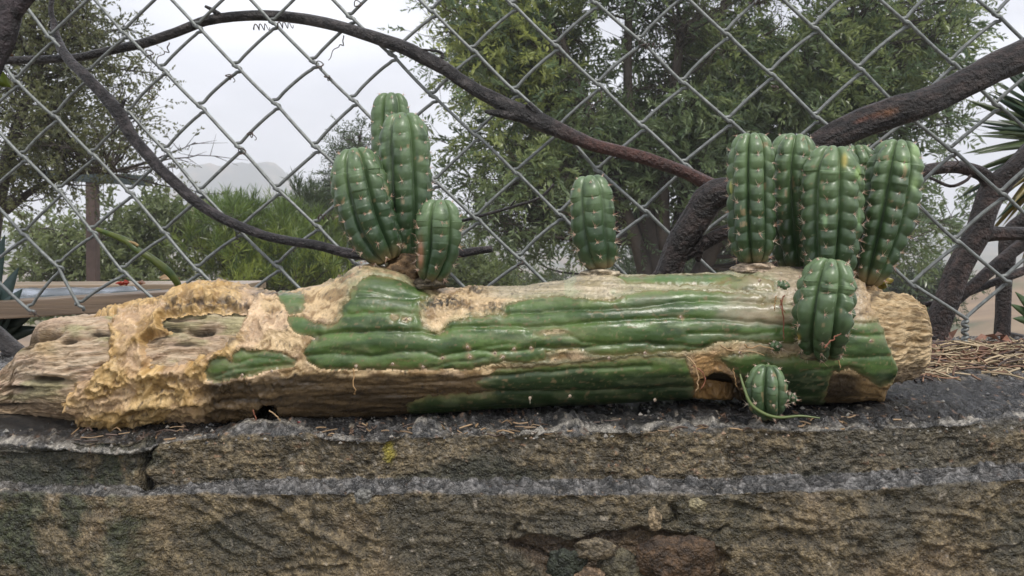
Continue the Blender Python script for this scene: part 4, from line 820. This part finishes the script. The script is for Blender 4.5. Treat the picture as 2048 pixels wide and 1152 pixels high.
for k, a in enumerate([(300, 172, 0, 'hanging like a small spring on the wire below the arching vine, upper left'), (505, 54, 1, 'coiled left of the knuckle under the top of the arching vine'), (552, 50, 1, 'coiled right of the knuckle under the top of the arching vine'), (636, 126, 2, 'looped round the knuckle right of the arch in open sky'), (686, 70, 3, 'hanging from the arching vine toward the sky knuckle'),
                     (336, 84, 3, 'dangling below the arching vine over the left sky'), (295, 104, 2, 'knotted round a wire left of the open sky'), (455, 148, 4, 'knotted on a wire in the middle of the open sky'), (652, 150, 4, 'with a short tail on a wire right of the open sky'), (498, 264, 4, 'knotted low in the open sky'), (712, 5, 2, 'curled at the top edge above the left cluster'), (1283, 82, 2, 'wrapped on the knuckle over the big tree'),
                     (1290, 92, 1, 'trailing right of the wrapped knuckle over the big tree'), (1202, 182, 3, 'pale and hanging over the middle of the big tree'), (1040, 520, 0, 'hanging on the low knuckle left of the lone shoot'), (1545, 170, 4, 'small over the big tree above the right cluster'), (64, 622, 4, 'wound on the lowest knuckle at the left'), (634, 434, 1, 'wavy on the wire left of the left cluster'),
                     (1912, 312, 3, 'thin beside the rightmost shoot'), (475, 460, 0, 'loose over the pine bushes'), (480, 300, 2, 'looped in the low open sky'), (247, 220, 3, 'hanging from the descending left vine'), (262, 250, 3, 'second on the descending left vine, lower'), (1500, 2, 1, 'at the top edge over the big tree')]):
    tendril(a[0], a[1], a[2], k, a[3])

# ------------------------------------------------------------------ trees and bushes
def leaves(Pp, Dd, Ln, Wd, col, fold=.25, seed=0):
    """diamond leaves; Pp base points, Dd directions, Ln lengths, Wd widths"""
    n = len(Pp); r = np.random.default_rng(seed); up = r.normal(size=(n, 3)); up[:, 2] += 1.0
    S = np.cross(Dd, up); S /= np.linalg.norm(S, axis=1)[:, None]+1e-9; U = np.cross(S, Dd)
    a = Pp; b = Pp+Dd*Ln[:, None]*.5+S*Wd[:, None]*.5+U*Wd[:, None]*fold; c = Pp+Dd*Ln[:, None]-U*Ln[:, None]*.08; e = Pp+Dd*Ln[:, None]*.5-S*Wd[:, None]*.5+U*Wd[:, None]*fold
    V = np.stack([a, b, c, e], 1).reshape(-1, 3); Fq = np.arange(4*n).reshape(-1, 4)
    return V, Fq, np.repeat(col, 4, 0)
def norm(v): return v/(np.linalg.norm(v, axis=-1, keepdims=True)+1e-9)
def tree(name, label, cat, D, trunks, blobs, nl, spl, lps, lsz, cols, seed, sprayL=.16, spread=.16, limb_r=.02, droop=0., upright=0., tipcol=None, gap=.0, group=None, barkc=(.05, .04, .032), wratio=.3, pinnate=True, depth_sp=1.2, start=.35):
    """trunks: list of polylines (px, py, radius px, dy); blobs: (px, py, rx, ry, weight)"""
    r = np.random.default_rng(seed); q0 = trunks[0][0]; root = empty(name, P(q0[0], q0[1], D), label, cat, group)
    acc = Acc(); TP = []
    for t in trunks:
        q = np.array(t, float); c = catmull(q, 30); C = np.array([P(a[0], a[1], D)+np.array((0, a[3], 0)) for a in c])
        V, fl = tube(C, c[:, 2]/F*D, 9, True, .12, 4, seed); nn = fbm(V[:, 0]*6, V[:, 1]*6, V[:, 2]*2, 3, seed)
        acc.add(V, fl, lerp(np.array(barkc)*.7, np.array(barkc)*1.7, ss(-.4, .4, nn))); TP.append((C, c[:, 2]/F*D))
    allC = np.vstack([c for c, _ in TP]); w = np.array([b[4] for b in blobs], float); w /= w.sum()
    SP = []; SD = []; LT = []
    for i in range(nl):
        b = blobs[r.choice(len(blobs), p=w)]; v = norm(r.normal(size=3))*r.random()**.45
        tgt = P(b[0]+v[0]*b[2], b[1]-v[2]*b[3], D)+np.array((0, v[1]*depth_sp, 0))
        dist = np.linalg.norm(allC-tgt, axis=1)+np.maximum(0, allC[:, 2]-tgt[2]+.1*np.abs(tgt[0]-allC[:, 0]))*(2.0 if not droop else .3); j = int(np.argmin(dist+r.random(len(dist))*.3*dist.min()))
        s = allC[j]; dv = tgt-s; Ld = np.linalg.norm(dv)
        mid = s+dv*.5+r.normal(size=3)*Ld*.08+np.array((0, 0, Ld*(.12 if droop else -.02)))
        tt = np.linspace(0, 1, 12)[:, None]; C = s*(1-tt)**2+2*mid*tt*(1-tt)+tgt*tt**2+r.normal(size=(12, 3))*.012*Ld*tt
        if droop: C[:, 2] -= droop*Ld*(tt[:, 0]**3)
        V, fl = tube(C, np.linspace(limb_r*(.5+.5*min(1, Ld)), .0025, 12), 5, False); acc.add(V, fl, np.array(barkc)*r.uniform(.6, 1.5))
        ts = start+(1-start)*r.random(spl)**.8; ii = np.clip((ts*11).astype(int), 0, 10); ff = (ts*11-ii)[:, None]
        pos = C[ii]*(1-ff)+C[ii+1]*ff; tang = norm(C[ii+1]-C[ii])
        dd = norm(tang*.6+r.normal(size=(spl, 3))*.75+np.array((0, 0, upright-droop*.8)))
        pos2 = pos+dd*spread*r.random((spl, 1)); SP.append(pos2); SD.append(norm(dd+np.array((0, 0, .5*upright-droop*.6)))); LT.append(np.full(spl, r.random()))
        for m in range(0, spl, 2):                                # twigs that carry the sprays
            V, fl = tube(np.linspace(pos[m], pos2[m]+dd[m]*sprayL*.6, 4), np.array((.004, .003, .002, .0012))*(D/8)**.5, 3, False); acc.add(V, fl, np.array(barkc)*1.2)
    acc.build('trunk', M['bark_far'], root)
    SP = np.vstack(SP); SD = np.vstack(SD); LT = np.concatenate(LT)
    if gap:
        g = fbm(SP[:, 0]*1.3, SP[:, 1]*1.3, SP[:, 2]*1.3, 3, seed+7); kp = g > -gap; SP, SD, LT = SP[kp], SD[kp], LT[kp]
    n = len(SP); t = np.tile(np.linspace(.05, 1, lps), (n, 1)); side = np.tile(np.where(np.arange(lps) % 2, 1., -1.), (n, 1))
    U = norm(r.normal(size=(n, 3))+np.array((0, 0, 1.))); S = norm(np.cross(SD, U))
    L0 = sprayL*r.uniform(.6, 1.3, size=(n, 1))
    base = SP[:, None]+SD[:, None]*(t*L0)[..., None]-np.array((0, 0, 1.))*(t**2*L0*.25*(1 if not upright else -.3))[..., None]
    if pinnate: dirs = norm(SD[:, None]*.75+S[:, None]*side[..., None]*.9+r.normal(size=(n, lps, 3))*.25)
    else: dirs = norm(SD[:, None]*.8+r.normal(size=(n, lps, 3))*.6)
    dirs[..., 2] += upright*.5-droop*.5; dirs = norm(dirs)
    Ln = lsz*r.uniform(.6, 1.25, size=(n, lps))*(1-.35*t)
    sc_ = np.repeat(LT[:, None], lps, 1)*.6+r.random((n, 1))*.4
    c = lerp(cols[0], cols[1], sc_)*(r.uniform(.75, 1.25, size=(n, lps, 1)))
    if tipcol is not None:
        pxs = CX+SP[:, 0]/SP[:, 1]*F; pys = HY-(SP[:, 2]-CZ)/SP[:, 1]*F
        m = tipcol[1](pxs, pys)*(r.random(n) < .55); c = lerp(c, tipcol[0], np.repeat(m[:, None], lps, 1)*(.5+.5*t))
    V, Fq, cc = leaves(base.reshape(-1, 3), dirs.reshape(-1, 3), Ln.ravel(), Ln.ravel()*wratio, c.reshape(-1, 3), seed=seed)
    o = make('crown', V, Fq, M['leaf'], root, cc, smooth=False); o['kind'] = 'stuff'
    return root
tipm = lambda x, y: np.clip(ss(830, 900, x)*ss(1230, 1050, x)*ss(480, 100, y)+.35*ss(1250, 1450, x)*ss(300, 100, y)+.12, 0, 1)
tree('acacia_tree', 'large feathery green tree with dark multiple stems filling the view behind the fence', 'tree', 8.0,
     [[(1330, 760, 36, 0), (1315, 560, 28, 0), (1290, 420, 22, 0), (1268, 300, 14, 0), (1255, 150, 9, 0), (1262, -60, 7, 0), (1280, -300, 5, 0)], [(1330, 760, 34, .1), (1345, 560, 24, .1), (1375, 420, 19, .1), (1400, 280, 12, .1), (1440, 100, 8, .1), (1470, -150, 6, .1)], [(1320, 700, 20, -.1), (1280, 520, 14, -.1), (1240, 400, 11, -.1), (1180, 250, 9, -.1), (1120, 80, 7, -.1)], [(1370, 620, 20, .2), (1480, 420, 15, .2), (1600, 250, 12, .2), (1720, 60, 8, .2)], [(1345, 560, 16, -.1), (1320, 430, 14, -.1), (1335, 250, 11, -.1), (1360, 60, 8, -.1)]],
     [(1000, 150, 160, 190, 2.2), (930, 60, 110, 110, 1.2), (1050, 330, 190, 130, 2), (1010, 420, 130, 80, .8), (1240, 180, 170, 200, 2.2), (1300, 380, 180, 90, 1.1), (1430, 90, 220, 160, 2.2), (1400, 280, 160, 140, 1.5), (1650, 90, 240, 150, 2.6), (1620, 300, 220, 140, 1.6), (1800, 200, 160, 150, 1.6), (1880, 70, 90, 110, .9), (1810, 420, 130, 90, 1.3), (1750, 520, 110, 60, .6), (1200, -100, 420, 160, 2), (1600, -110, 380, 160, 2), (1450, 440, 130, 60, .5)],
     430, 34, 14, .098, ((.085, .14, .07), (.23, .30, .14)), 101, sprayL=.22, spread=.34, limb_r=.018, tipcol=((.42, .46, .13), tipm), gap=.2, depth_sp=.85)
tree('shrub_tree', 'thin leaved drooping tree at the upper left', 'tree', 5.0,
     [[(-40, 760, 26, 0), (-30, 560, 20, 0), (-10, 420, 16, 0), (20, 300, 12, 0), (60, 180, 9, 0), (120, 60, 6, 0), (170, -80, 4, 0)], [(-10, 420, 10, .1), (60, 370, 6, .1), (130, 345, 5, .1), (220, 340, 3, .1)]],
     [(60, 80, 150, 110, 2.2), (170, 60, 120, 70, 1.6), (210, 110, 70, 80, 1.0), (50, 230, 150, 90, 2), (150, 300, 110, 60, 1.5), (60, 340, 110, 70, 1.2), (250, 300, 90, 60, .55), (390, 290, 40, 24, .12), (40, 430, 90, 30, .25), (0, 0, 160, 120, 1), (210, 200, 60, 60, .35), (340, 370, 50, 25, .15)],
     170, 20, 11, .034, ((.08, .095, .05), (.22, .235, .11)), 202, sprayL=.12, spread=.16, limb_r=.010, barkc=(.05, .04, .035), wratio=.5, pinnate=False, tipcol=((.24, .24, .09), lambda x, y: .5+0*x), gap=.22, depth_sp=.8)
tree('leafy_bush', 'pale green leafy bush behind the steel post', 'bush', 9.0, [[(230, 800, 14, 0), (225, 650, 10, 0), (215, 540, 8, 0), (220, 460, 5, 0)], [(240, 700, 8, .2), (300, 560, 7, .2), (320, 450, 4, .2)]],
     [(150, 520, 90, 60, 1.4), (240, 480, 100, 90, 2), (330, 460, 60, 70, 1.3), (330, 550, 70, 60, 1.3), (110, 480, 50, 40, .6), (230, 590, 160, 50, 1.4)], 110, 20, 12, .09, ((.10, .135, .055), (.27, .32, .14)), 303, sprayL=.2, spread=.25, limb_r=.012, pinnate=False, wratio=.42, tipcol=((.26, .29, .12), lambda x, y: .5+0*x), gap=.35)
tree('pine_bush', 'bright green long needled pine bush in front of the misty hill', 'bush', 9.5, [[(500, 800, 14, 0), (500, 600, 10, 0), (498, 480, 5, 0)], [(560, 700, 9, .3), (580, 540, 7, .3), (590, 430, 4, .3)]],
     [(500, 500, 70, 80, 1.6), (450, 520, 50, 60, 1), (580, 520, 90, 80, 2), (650, 530, 70, 70, 1.4), (560, 570, 150, 40, 1.8), (440, 440, 26, 30, .4), (510, 440, 24, 40, .4)], 130, 16, 18, .19, ((.06, .11, .03), (.20, .28, .06)), 404, sprayL=.16, spread=.2, limb_r=.012, upright=.9, pinnate=False, wratio=.07, tipcol=((.40, .47, .09), lambda x, y: ss(430, 540, y)*.95), gap=.5)
tree('pine_bush', 'taller dull green pine bush just left of the left cluster', 'bush', 11.0, [[(640, 800, 14, 0), (640, 600, 10, 0), (632, 440, 5, 0)]],
     [(630, 450, 50, 60, 1.4), (610, 500, 70, 60, 1.4), (560, 470, 60, 40, .8), (690, 480, 50, 60, .8)], 70, 16, 18, .22, ((.05, .08, .03), (.12, .16, .06)), 405, sprayL=.2, spread=.2, limb_r=.012, upright=1.1, pinnate=False, wratio=.07, gap=.5)
tree('young_tree', 'small grey green tree rising behind the leaning left shoot', 'tree', 10.0, [[(700, 800, 10, 0), (705, 500, 8, 0), (715, 330, 5, 0), (720, 270, 3, 0)]],
     [(690, 310, 36, 36, 1), (720, 290, 40, 30, 1), (700, 380, 50, 60, 1.2), (740, 420, 60, 80, 1), (900, 470, 60, 60, 1)], 40, 16, 10, .07, ((.05, .08, .035), (.11, .15, .07)), 505, sprayL=.2, spread=.2, limb_r=.01, gap=.3)
tree('leafy_bush', 'pale yellow green bush below the big tree between the left cluster and lone shoot', 'bush', 12.0, [[(940, 800, 12, 0), (940, 640, 9, 0), (945, 540, 5, 0)]],
     [(930, 545, 80, 40, 1.4), (980, 560, 50, 30, 1), (880, 520, 50, 50, 1), (940, 590, 110, 30, 1)], 60, 18, 12, .11, ((.10, .14, .05), (.25, .30, .11)), 606, sprayL=.22, spread=.25, limb_r=.012, pinnate=False, wratio=.4, gap=.35)
tree('leafy_bush', 'hazy grey green bush below the rightmost shoot', 'bush', 14.0, [[(1800, 900, 12, 0), (1800, 700, 9, 0), (1800, 600, 5, 0)]],
     [(1800, 560, 90, 50, 1.4), (1860, 540, 50, 40, .8), (1780, 610, 100, 40, 1), (1890, 590, 30, 30, .3)], 60, 18, 12, .12, ((.04, .065, .03), (.10, .14, .06)), 707, sprayL=.22, spread=.3, limb_r=.012, pinnate=True, wratio=.25, gap=.3)

tree('leafy_bush', 'dense dark green bush low behind the big tree trunks', 'bush', 13.0, [[(1380, 900, 12, 0), (1380, 700, 9, 0), (1385, 560, 5, 0)]],
     [(1400, 490, 130, 60, 1.6), (1300, 520, 90, 40, 1), (1480, 450, 90, 70, 1), (1380, 560, 180, 40, 1.2)], 90, 20, 12, .13, ((.05, .08, .04), (.13, .18, .085)), 808, sprayL=.24, spread=.3, limb_r=.014, wratio=.3, gap=.3)
tree('leafy_bush', 'hazy pale bush far below the lone shoot', 'bush', 18.0, [[(1080, 900, 10, 0), (1080, 700, 8, 0), (1080, 600, 4, 0)]],
     [(1040, 575, 80, 24, 1), (1130, 580, 90, 26, 1), (1230, 560, 60, 30, .8)], 40, 18, 10, .16, ((.09, .12, .06), (.2, .23, .12)), 909, sprayL=.3, spread=.35, limb_r=.014, wratio=.4, gap=.3)

# ------------------------------------------------------------------ yucca and agave
def blade(p0, dirv, L, w, sag, colr, parent, twist=0, n=16, fold=.35, name='leaf'):
    dirv = norm(np.array(dirv, float)); s = norm(np.cross(dirv, np.array((0, -1., .15)))); u = np.cross(s, dirv)
    s, u = s*math.cos(twist)+u*math.sin(twist), u*math.cos(twist)-s*math.sin(twist)
    t = np.linspace(0, 1, n); C = p0+dirv*L*t[:, None]-np.array((0, 0, 1.))*sag*L*(t**2)[:, None]
    ww = w*np.minimum(1, 4*(t+.12))*(1-t**3)*.5+w*.02
    V = np.stack([C-s*ww[:, None]+u*ww[:, None]*fold, C, C+s*ww[:, None]+u*ww[:, None]*fold, C-u*ww[:, None]*.25], 1)
    c = lerp(np.array(colr), np.array(colr)*.8, t[:, None]*np.ones((1, 4))); return make(name, V, grid_faces(n, 4, True), M['leaf'], parent, c)
YU = empty('yucca_plant', P(2200, 700, 2.2), 'spiky yucca with long narrow dark leaves at the right edge', 'plant')
r_ = random.Random(4)
V, fl = tube(np.array([P(2230, 2000, 2.2), P(2225, 1000, 2.2), P(2215, 500, 2.2), P(2200, 290, 2.2)]), .06, 12, True, .1, 8); make('trunk', V, fl, M['bark_far'], YU, np.broadcast_to((.12, .09, .06), V.shape))
for i in range(112):
    a = math.radians(r_.uniform(100, 262) if i < 98 else r_.uniform(-80, 100)); yy = r_.uniform(-.45, .45)
    L = r_.uniform(.24, .34); ang = math.degrees(a)
    col_ = (.33, .26, .06) if ang > 198 and ang < 262 and r_.random() < .7 else ((.05, .10, .05) if r_.random() < .6 else (.13, .18, .07))
    blade(P(2150+r_.uniform(-12, 12), 280+r_.uniform(-14, 14), 2.2), (math.cos(a), yy, math.sin(a)), L, .021, .05 if ang < 200 else .12, col_, YU, r_.uniform(-.7, .7))
AG = empty('agave_plant', P(-20, 700, 1.15), 'blue green agave leaves at the lower left edge behind the fence', 'plant')
for (x1, y1, w_, sg) in [(38, 535, .020, 0), (45, 575, .022, .02), (75, 605, .018, .1), (10, 470, .02, 0), (85, 640, .016, .1), (-60, 480, .02, 0), (-90, 560, .02, .1)]:
    p0 = P(-30+r_.uniform(-8, 8), 690, 1.15); p1 = P(x1, y1, 1.12); blade(p0, p1-p0, np.linalg.norm(p1-p0), w_*1.6, sg, (.10, .16, .15) if y1 < 600 else (.06, .09, .07), AG, 0, fold=.5)
AG2 = empty('agave_plant', P(2090, 640, 1.5), 'small bright green spiky plant at the right edge behind the upright stem', 'plant')
for (x1, y1) in [(2030, 575), (2020, 600), (2025, 630), (2060, 560), (2040, 590), (2110, 560), (2150, 600)]:
    p0 = P(2085, 650, 1.5); p1 = P(x1, y1, 1.48); blade(p0, p1-p0, np.linalg.norm(p1-p0), .02, .08, (.12, .2, .08), AG2)
# two leaves hanging by the upper-left branch
for nm, x0, y0, x1, y1, w_, c_, lb in [('leaf', -12, 148, 22, 172, .014, (.32, .40, .06), 'yellow green leaf at the left edge below the corner branch'), ('leaf', -14, 100, 28, 110, .009, (.30, .15, .05), 'dry orange brown leaf at the left edge beside the corner branch')]:
    p0 = P(x0, y0, .76); p1 = P(x1, y1, .76); o = blade(p0, p1-p0, np.linalg.norm(p1-p0), w_, .05, c_, UL); o['label'] = lb

# ------------------------------------------------------------------ steel frame, boards, sheet
def box(c0, c1, colr, mat, parent=None, name='board', bev=.0):
    x0, y0, z0 = np.minimum(c0, c1); x1, y1, z1 = np.maximum(c0, c1)
    import bmesh
    bm = bmesh.new(); bmesh.ops.create_cube(bm, size=1)
    for v in bm.verts: v.co = Vector(((x0+x1)/2+v.co.x*(x1-x0), (y0+y1)/2+v.co.y*(y1-y0), (z0+z1)/2+v.co.z*(z1-z0)))
    if bev: bmesh.ops.bevel(bm, geom=list(bm.edges), offset=bev, segments=2, affect='EDGES', profile=.7)
    bm.verts.ensure_lookup_table(); me = bpy.data.meshes.new(name); bm.to_mesh(me); bm.free()
    a = me.color_attributes.new('Col', 'FLOAT_COLOR', 'POINT'); a.data.foreach_set('color', np.tile(np.array(tuple(colr)+(1,), np.float32), len(me.vertices)))
    me.materials.append(M[mat]); o = bpy.data.objects.new(name, me); COL.objects.link(o)
    if parent is not None: o.parent = parent; o.location = -np.array(parent.location)
    return o
def beam(pa, pb, h, w, colr, mat, parent, name, bev=.0015):
    """squared bar from pa to pb (world points), height h, thickness w"""
    pa, pb = np.array(pa), np.array(pb); L = np.linalg.norm(pb-pa)
    o = box((0, -w/2, -h/2), (L, w/2, h/2), colr, mat, None, name, bev)
    dv = Vector(pb-pa); ex = dv.normalized(); ez = (Vector((0, 0, 1))-ex*ex.z); ez = ez.normalized() if ez.length > 1e-4 else Vector((0, 1, 0)); ey = ez.cross(ex)
    from mathutils import Matrix
    o.data.transform(Matrix(((ex.x, ey.x, ez.x, 0), (ex.y, ey.y, ez.y, 0), (ex.z, ey.z, ez.z, 0), (0, 0, 0, 1)))); o.data.transform(Matrix.Translation(Vector(pa)))
    if parent is not None: o.parent = parent; o.location = -np.array(parent.location)
    return o
SF = empty('steel_frame', P(185, 640, 6.5), 'dark steel beam on a rusty upright post beyond the left trees', 'frame')
D_ = 6.5
beam(P(-200, 332, D_), P(300, 362, D_), 20/F*D_, .1, (.03, .05, .05), 'dark', SF, 'beam')
beam(P(-200, 318, D_+.1), P(70, 334, D_+.1), 6/F*D_, .05, (.03, .05, .05), 'dark', SF, 'rail', .001)
beam(P(-200, 330, D_-.2), P(60, 350, D_-.2), 5/F*D_, .04, (.03, .05, .05), 'dark', SF, 'rail', .001)
beam(P(185, 360, D_), P(190, 1000, D_), 18/F*D_, .08, (.09, .06, .05), 'rust', SF, 'post')
for nm, a, b, h, w, c_, mt, lb, cat in [
    ('wooden_board', P(-60, 575, 1.42), P(515, 572, 1.42), 16/F*1.42, .10, (.28, .21, .14), 'board', 'long pale wooden board farthest back behind the left fence', 'board'),
    ('wooden_board', P(-60, 622, 1.12), P(470, 590, 1.12), 34/F*1.12, .07, (.19, .135, .09), 'board', 'brown wet wooden board behind the left fence, nearer of the two', 'board'),
    ('black_pipe', P(-60, 603, 1.22), P(320, 582, 1.22), 8/F*1.22, .012, (.02, .02, .025), 'dark', 'thin black pipe lying along the zinc sheet', 'pipe')]:
    o = beam(a, b, h, w, c_, mt, None, nm, .002); tag(o, lb, cat)
def sheet():
    n = 40; u = np.linspace(0, 1, n); v = np.linspace(0, 1, 12); U_, V_ = np.meshgrid(u, v, indexing='ij')
    A = P(-40, 606, 1.19); B = P(300, 588, 1.19); Cc = P(10, 580, 1.36); Dd = P(262, 576, 1.36)
    G = (A*(1-U_[..., None])+B*U_[..., None])*(1-V_[..., None])+(Cc*(1-U_[..., None])+Dd*U_[..., None])*V_[..., None]
    G[..., 2] += .004*fbm(U_*6, V_*3, 0, 3, 5)+.003*np.sin(V_*9)
    G2 = G.copy(); G2[..., 2] -= .0015
    Va = np.concatenate([G.reshape(-1, 3), G2.reshape(-1, 3)]); f = grid_faces(n, 12); f2 = f[:, ::-1]+n*12
    per = [(i, 0) for i in range(n)]+[(n-1, j) for j in range(1, 12)]+[(i, 11) for i in range(n-2, -1, -1)]+[(0, j) for j in range(10, 0, -1)]
    ids = np.array([i*12+j for i, j in per]); nx_ = np.roll(ids, -1); side = np.stack([ids, nx_, nx_+n*12, ids+n*12], -1)
    o = make('zinc_sheet', Va, np.vstack([f, f2, side]), M['metal'], None); tag(o, 'bluish shiny zinc sheet lying on the boards behind the left fence', 'metal sheet')
sheet()

# ------------------------------------------------------------------ small things
def petal_clump(name, px, py, D, rad, colr, cnt, seed, label, cat, lenpx=16, flat=.4):
    r = random.Random(seed); root = empty(name, P(px, py+rad*.5, D), label, cat)
    for i in range(cnt):
        a = r.uniform(0, 2*math.pi); el = r.uniform(-.2, .9)
        p0 = P(px+r.uniform(-rad, rad), py+r.uniform(-rad*.4, rad*.4), D+r.uniform(-.006, .006))
        blade(p0, (math.cos(a), math.sin(a)*.6, el*flat+.1), lenpx/F*D*r.uniform(.6, 1.2), lenpx*.6/F*D, .3, np.array(colr)*r.uniform(.7, 1.25), root, r.uniform(-1, 1), 8, .3, 'petal' if 'flower' in name else 'leaf')
petal_clump('red_flower', 246, 566, 1.1, 8, (.55, .07, .03), 9, 3, 'crumpled red flower lying on the boards behind the left fence', 'flower', 16)
petal_clump('fallen_leaf', 276, 570, 1.1, 10, (.42, .22, .13), 5, 4, 'dry pinkish brown leaves lying beside the red flower', 'leaves', 20)
petal_clump('fallen_leaf', 345, 556, .98, 5, (.55, .38, .2), 3, 9, 'pale tan leaf beside the foot of the green stalk', 'leaves', 26)
petal_clump('yellow_weed', 1762, 568, .72, 12, (.42, .34, .04), 8, 5, 'small yellow leaved weed behind the right end of the trunk', 'weed', 24, 1.2)
petal_clump('red_petal', 595, 846, .56, 3, (.35, .03, .025), 4, 6, 'tiny crumpled red petal on the wall under the trunk', 'petal', 10)
def grass_blade():
    q = catmull([P(1480, 748, .522), P(1488, 775, .518), P(1502, 808, .515), P(1530, 828, .516), P(1560, 835, .52), P(1600, 832, .522), P(1640, 836, .52)], 50)
    t = np.linspace(0, 1, 50); w = .0009*np.sin(np.pi*np.clip(t*.9+.08, 0, 1))**.6+.0002
    T, A, B = frames(q); V = np.stack([q-B*w[:, None], q+A*w[:, None]*.4, q+B*w[:, None]], 1)
    V = np.concatenate([V, (q-A*w[:, None]*.1)[:, None]], 1)
    o = make('grass_blade', V, grid_faces(50, 4, True), M['leaf'], None, np.broadcast_to((.26, .33, .13), (200, 3))); tag(o, 'long bent green grass blade beside the small shoot at the foot of the trunk', 'grass')
grass_blade()
def straw():
    r = np.random.default_rng(8); acc = Acc()
    for i in range(620):
        px = r.uniform(1800, 2160) if i < 560 else r.uniform(1560, 1880); D = r.uniform(.66, .80)
        x = (px-CX)/F*D; hump = .014*math.exp(-((D-.745)/.035)**2)*(1 if px > 1850 else .4)
        if D < .70 and r.random() < .6: continue
        z = CZ+ztop(x, D)+.002+r.random()*hump; L = r.uniform(.008, .045); a = r.normal()*.5+(math.pi if r.random() < .5 else 0); e = r.normal()*.12
        dv = np.array((math.cos(a)*math.cos(e), math.sin(a)*math.cos(e), math.sin(e))); c = np.array((x, D, z)); bend = np.array((0, 0, r.normal()*.003))+np.array((0, r.normal()*.004, 0))
        C = np.stack([c-dv*L/2, c+bend, c+dv*L/2]); C = catmull(C, 5)
        k = r.random(); V, fl = tube(C, r.uniform(.0004, .0010), 4, False)
        acc.add(V, fl, np.array((.40, .31, .19) if k < .6 else ((.22, .12, .07) if k < .85 else (.07, .045, .035)))*r.uniform(.6, 1.3))
    for i in range(150):
        px = r.uniform(150, 1800); D = r.uniform(.528, .56); x = (px-CX)/F*D; z = CZ+ztop(x, D)+.0015; L = r.uniform(.003, .014); a = r.normal()*.8; dv = np.array((math.cos(a), math.sin(a), .05*r.normal()))
        C = catmull(np.stack([np.array((x, D, z))-dv*L/2, np.array((x, D, z))+r.normal(size=3)*.001, np.array((x, D, z))+dv*L/2]), 5); V, fl = tube(C, r.uniform(.0003, .0007), 4, False)
        acc.add(V, fl, np.array((.26, .17, .09) if r.random() < .5 else (.08, .05, .035))*r.uniform(.6, 1.3))
    for i in range(90):
        px = r.uniform(1830, 2160); D = r.uniform(.72, .79); x = (px-CX)/F*D; z = CZ+ztop(x, D)+.003+r.random()*.012
        V, Fq, cc = leaves(np.array([[x, D, z]]), norm(r.normal(size=(1, 3))*np.array((1, 1, .3))), np.array([r.uniform(.008, .02)]), np.array([.007]), np.array([[.20, .10, .065]])*r.uniform(.5, 1.6), .4, i)
        acc.add(V, [Fq], cc)
    o = acc.build('straw_litter', M['straw'], None, False); tag(o, 'dry straw, twigs and brown leaves on the wall top, heaped along the fence at right', 'litter', kind='stuff')
straw()
for (px, py, D, w, c_, lb) in [(1872, 688, .775, 22, (.09, .055, .05), 'dark shrivelled leaf lying at the right end of the trunk'), (2020, 772, .645, 24, (.06, .055, .055), 'flat dark grey stone chip on the wall at far right')]:
    rr = rock(px, py, D, w, 7, 14, c_, int(px), name='stone_chip' if px > 2000 else 'dead_leaf'); tag(rr, lb, 'stone' if px > 2000 else 'leaf')
# gravel: loose crumbs on top of the wall
def crumbs():
    r = np.random.default_rng(18); acc = Acc()
    ico = np.array([(0, 0, 1), (.9, 0, .2), (.3, .85, .1), (-.7, .5, .2), (-.7, -.5, .1), (.3, -.85, .2), (0, 0, -.6)]); T = np.array([[0, 1, 2], [0, 2, 3], [0, 3, 4], [0, 4, 5], [0, 5, 1], [6, 2, 1], [6, 3, 2], [6, 4, 3], [6, 5, 4], [6, 1, 5]])
    for i in range(900):
        x = r.uniform(-.40, .42); y = r.uniform(.515, .63) if r.random() < .8 else r.uniform(.6, .74)
        s = .0006+.0016*r.random()**3; V = np.array((x, y, CZ+ztop(x, y)+s*.3))+ico*s*r.uniform(.6, 1.3, size=(1, 3))
        acc.add(V, [T], np.array([(.34, .31, .27), (.30, .20, .13), (.10, .10, .10), (.26, .25, .22)][r.integers(4)])*r.uniform(.6, 1.2))
    o = acc.build('gravel', M['stone'], None, False); tag(o, 'loose crumbs of concrete and grit on the wall top', 'gravel', kind='stuff')
crumbs()
def puddle():
    n = 60; a = np.linspace(0, 2*np.pi, n, endpoint=False); rr = 1+.18*np.array([fbm(math.cos(t)*1.3, math.sin(t)*1.3, 0, 3, 9) for t in a])
    x0, y0 = (40-CX)/F*.578, .578
    X = x0+.060*rr*np.cos(a); Y = y0+.024*rr*np.sin(a); Z = CZ+ztop(X, Y)+.0052-.0035*(1-(Y-y0)/.024)
    V = np.vstack([np.stack([X, Y, Z], 1), [[x0, y0, CZ+ztop(x0, y0)+.0045]]])
    m = material('rain_water', base=(.03, .03, .03), attr=False, rough=.08, var=.1, vscale=50, bump=.5, bscale=140, bdist=.0012, spec=.9)
    o = make('puddle', V, np.stack([np.arange(n), (np.arange(n)+1) % n, np.full(n, n)], -1), m, None); tag(o, kind='structure')
puddle()

# ------------------------------------------------------------------ haze
def haze():
    o = box((-900, -60, CZ-25), (900, 760, CZ+58), (1, 1, 1), 'dark', None, 'haze'); o.data.materials.clear()
    m = bpy.data.materials.new('haze_air'); m.use_nodes = True; t = m.node_tree; t.nodes.clear()
    out = N(t, 'ShaderNodeOutputMaterial'); v = N(t, 'ShaderNodeVolumePrincipled'); v.inputs['Color'].default_value = (.93, .95, 1, 1); v.inputs['Density'].default_value = .0027
    v.inputs['Anisotropy'].default_value = 0.0
    t.links.new(v.outputs[0], out.inputs['Volume']); o.data.materials.append(m); tag(o, kind='stuff')
haze()
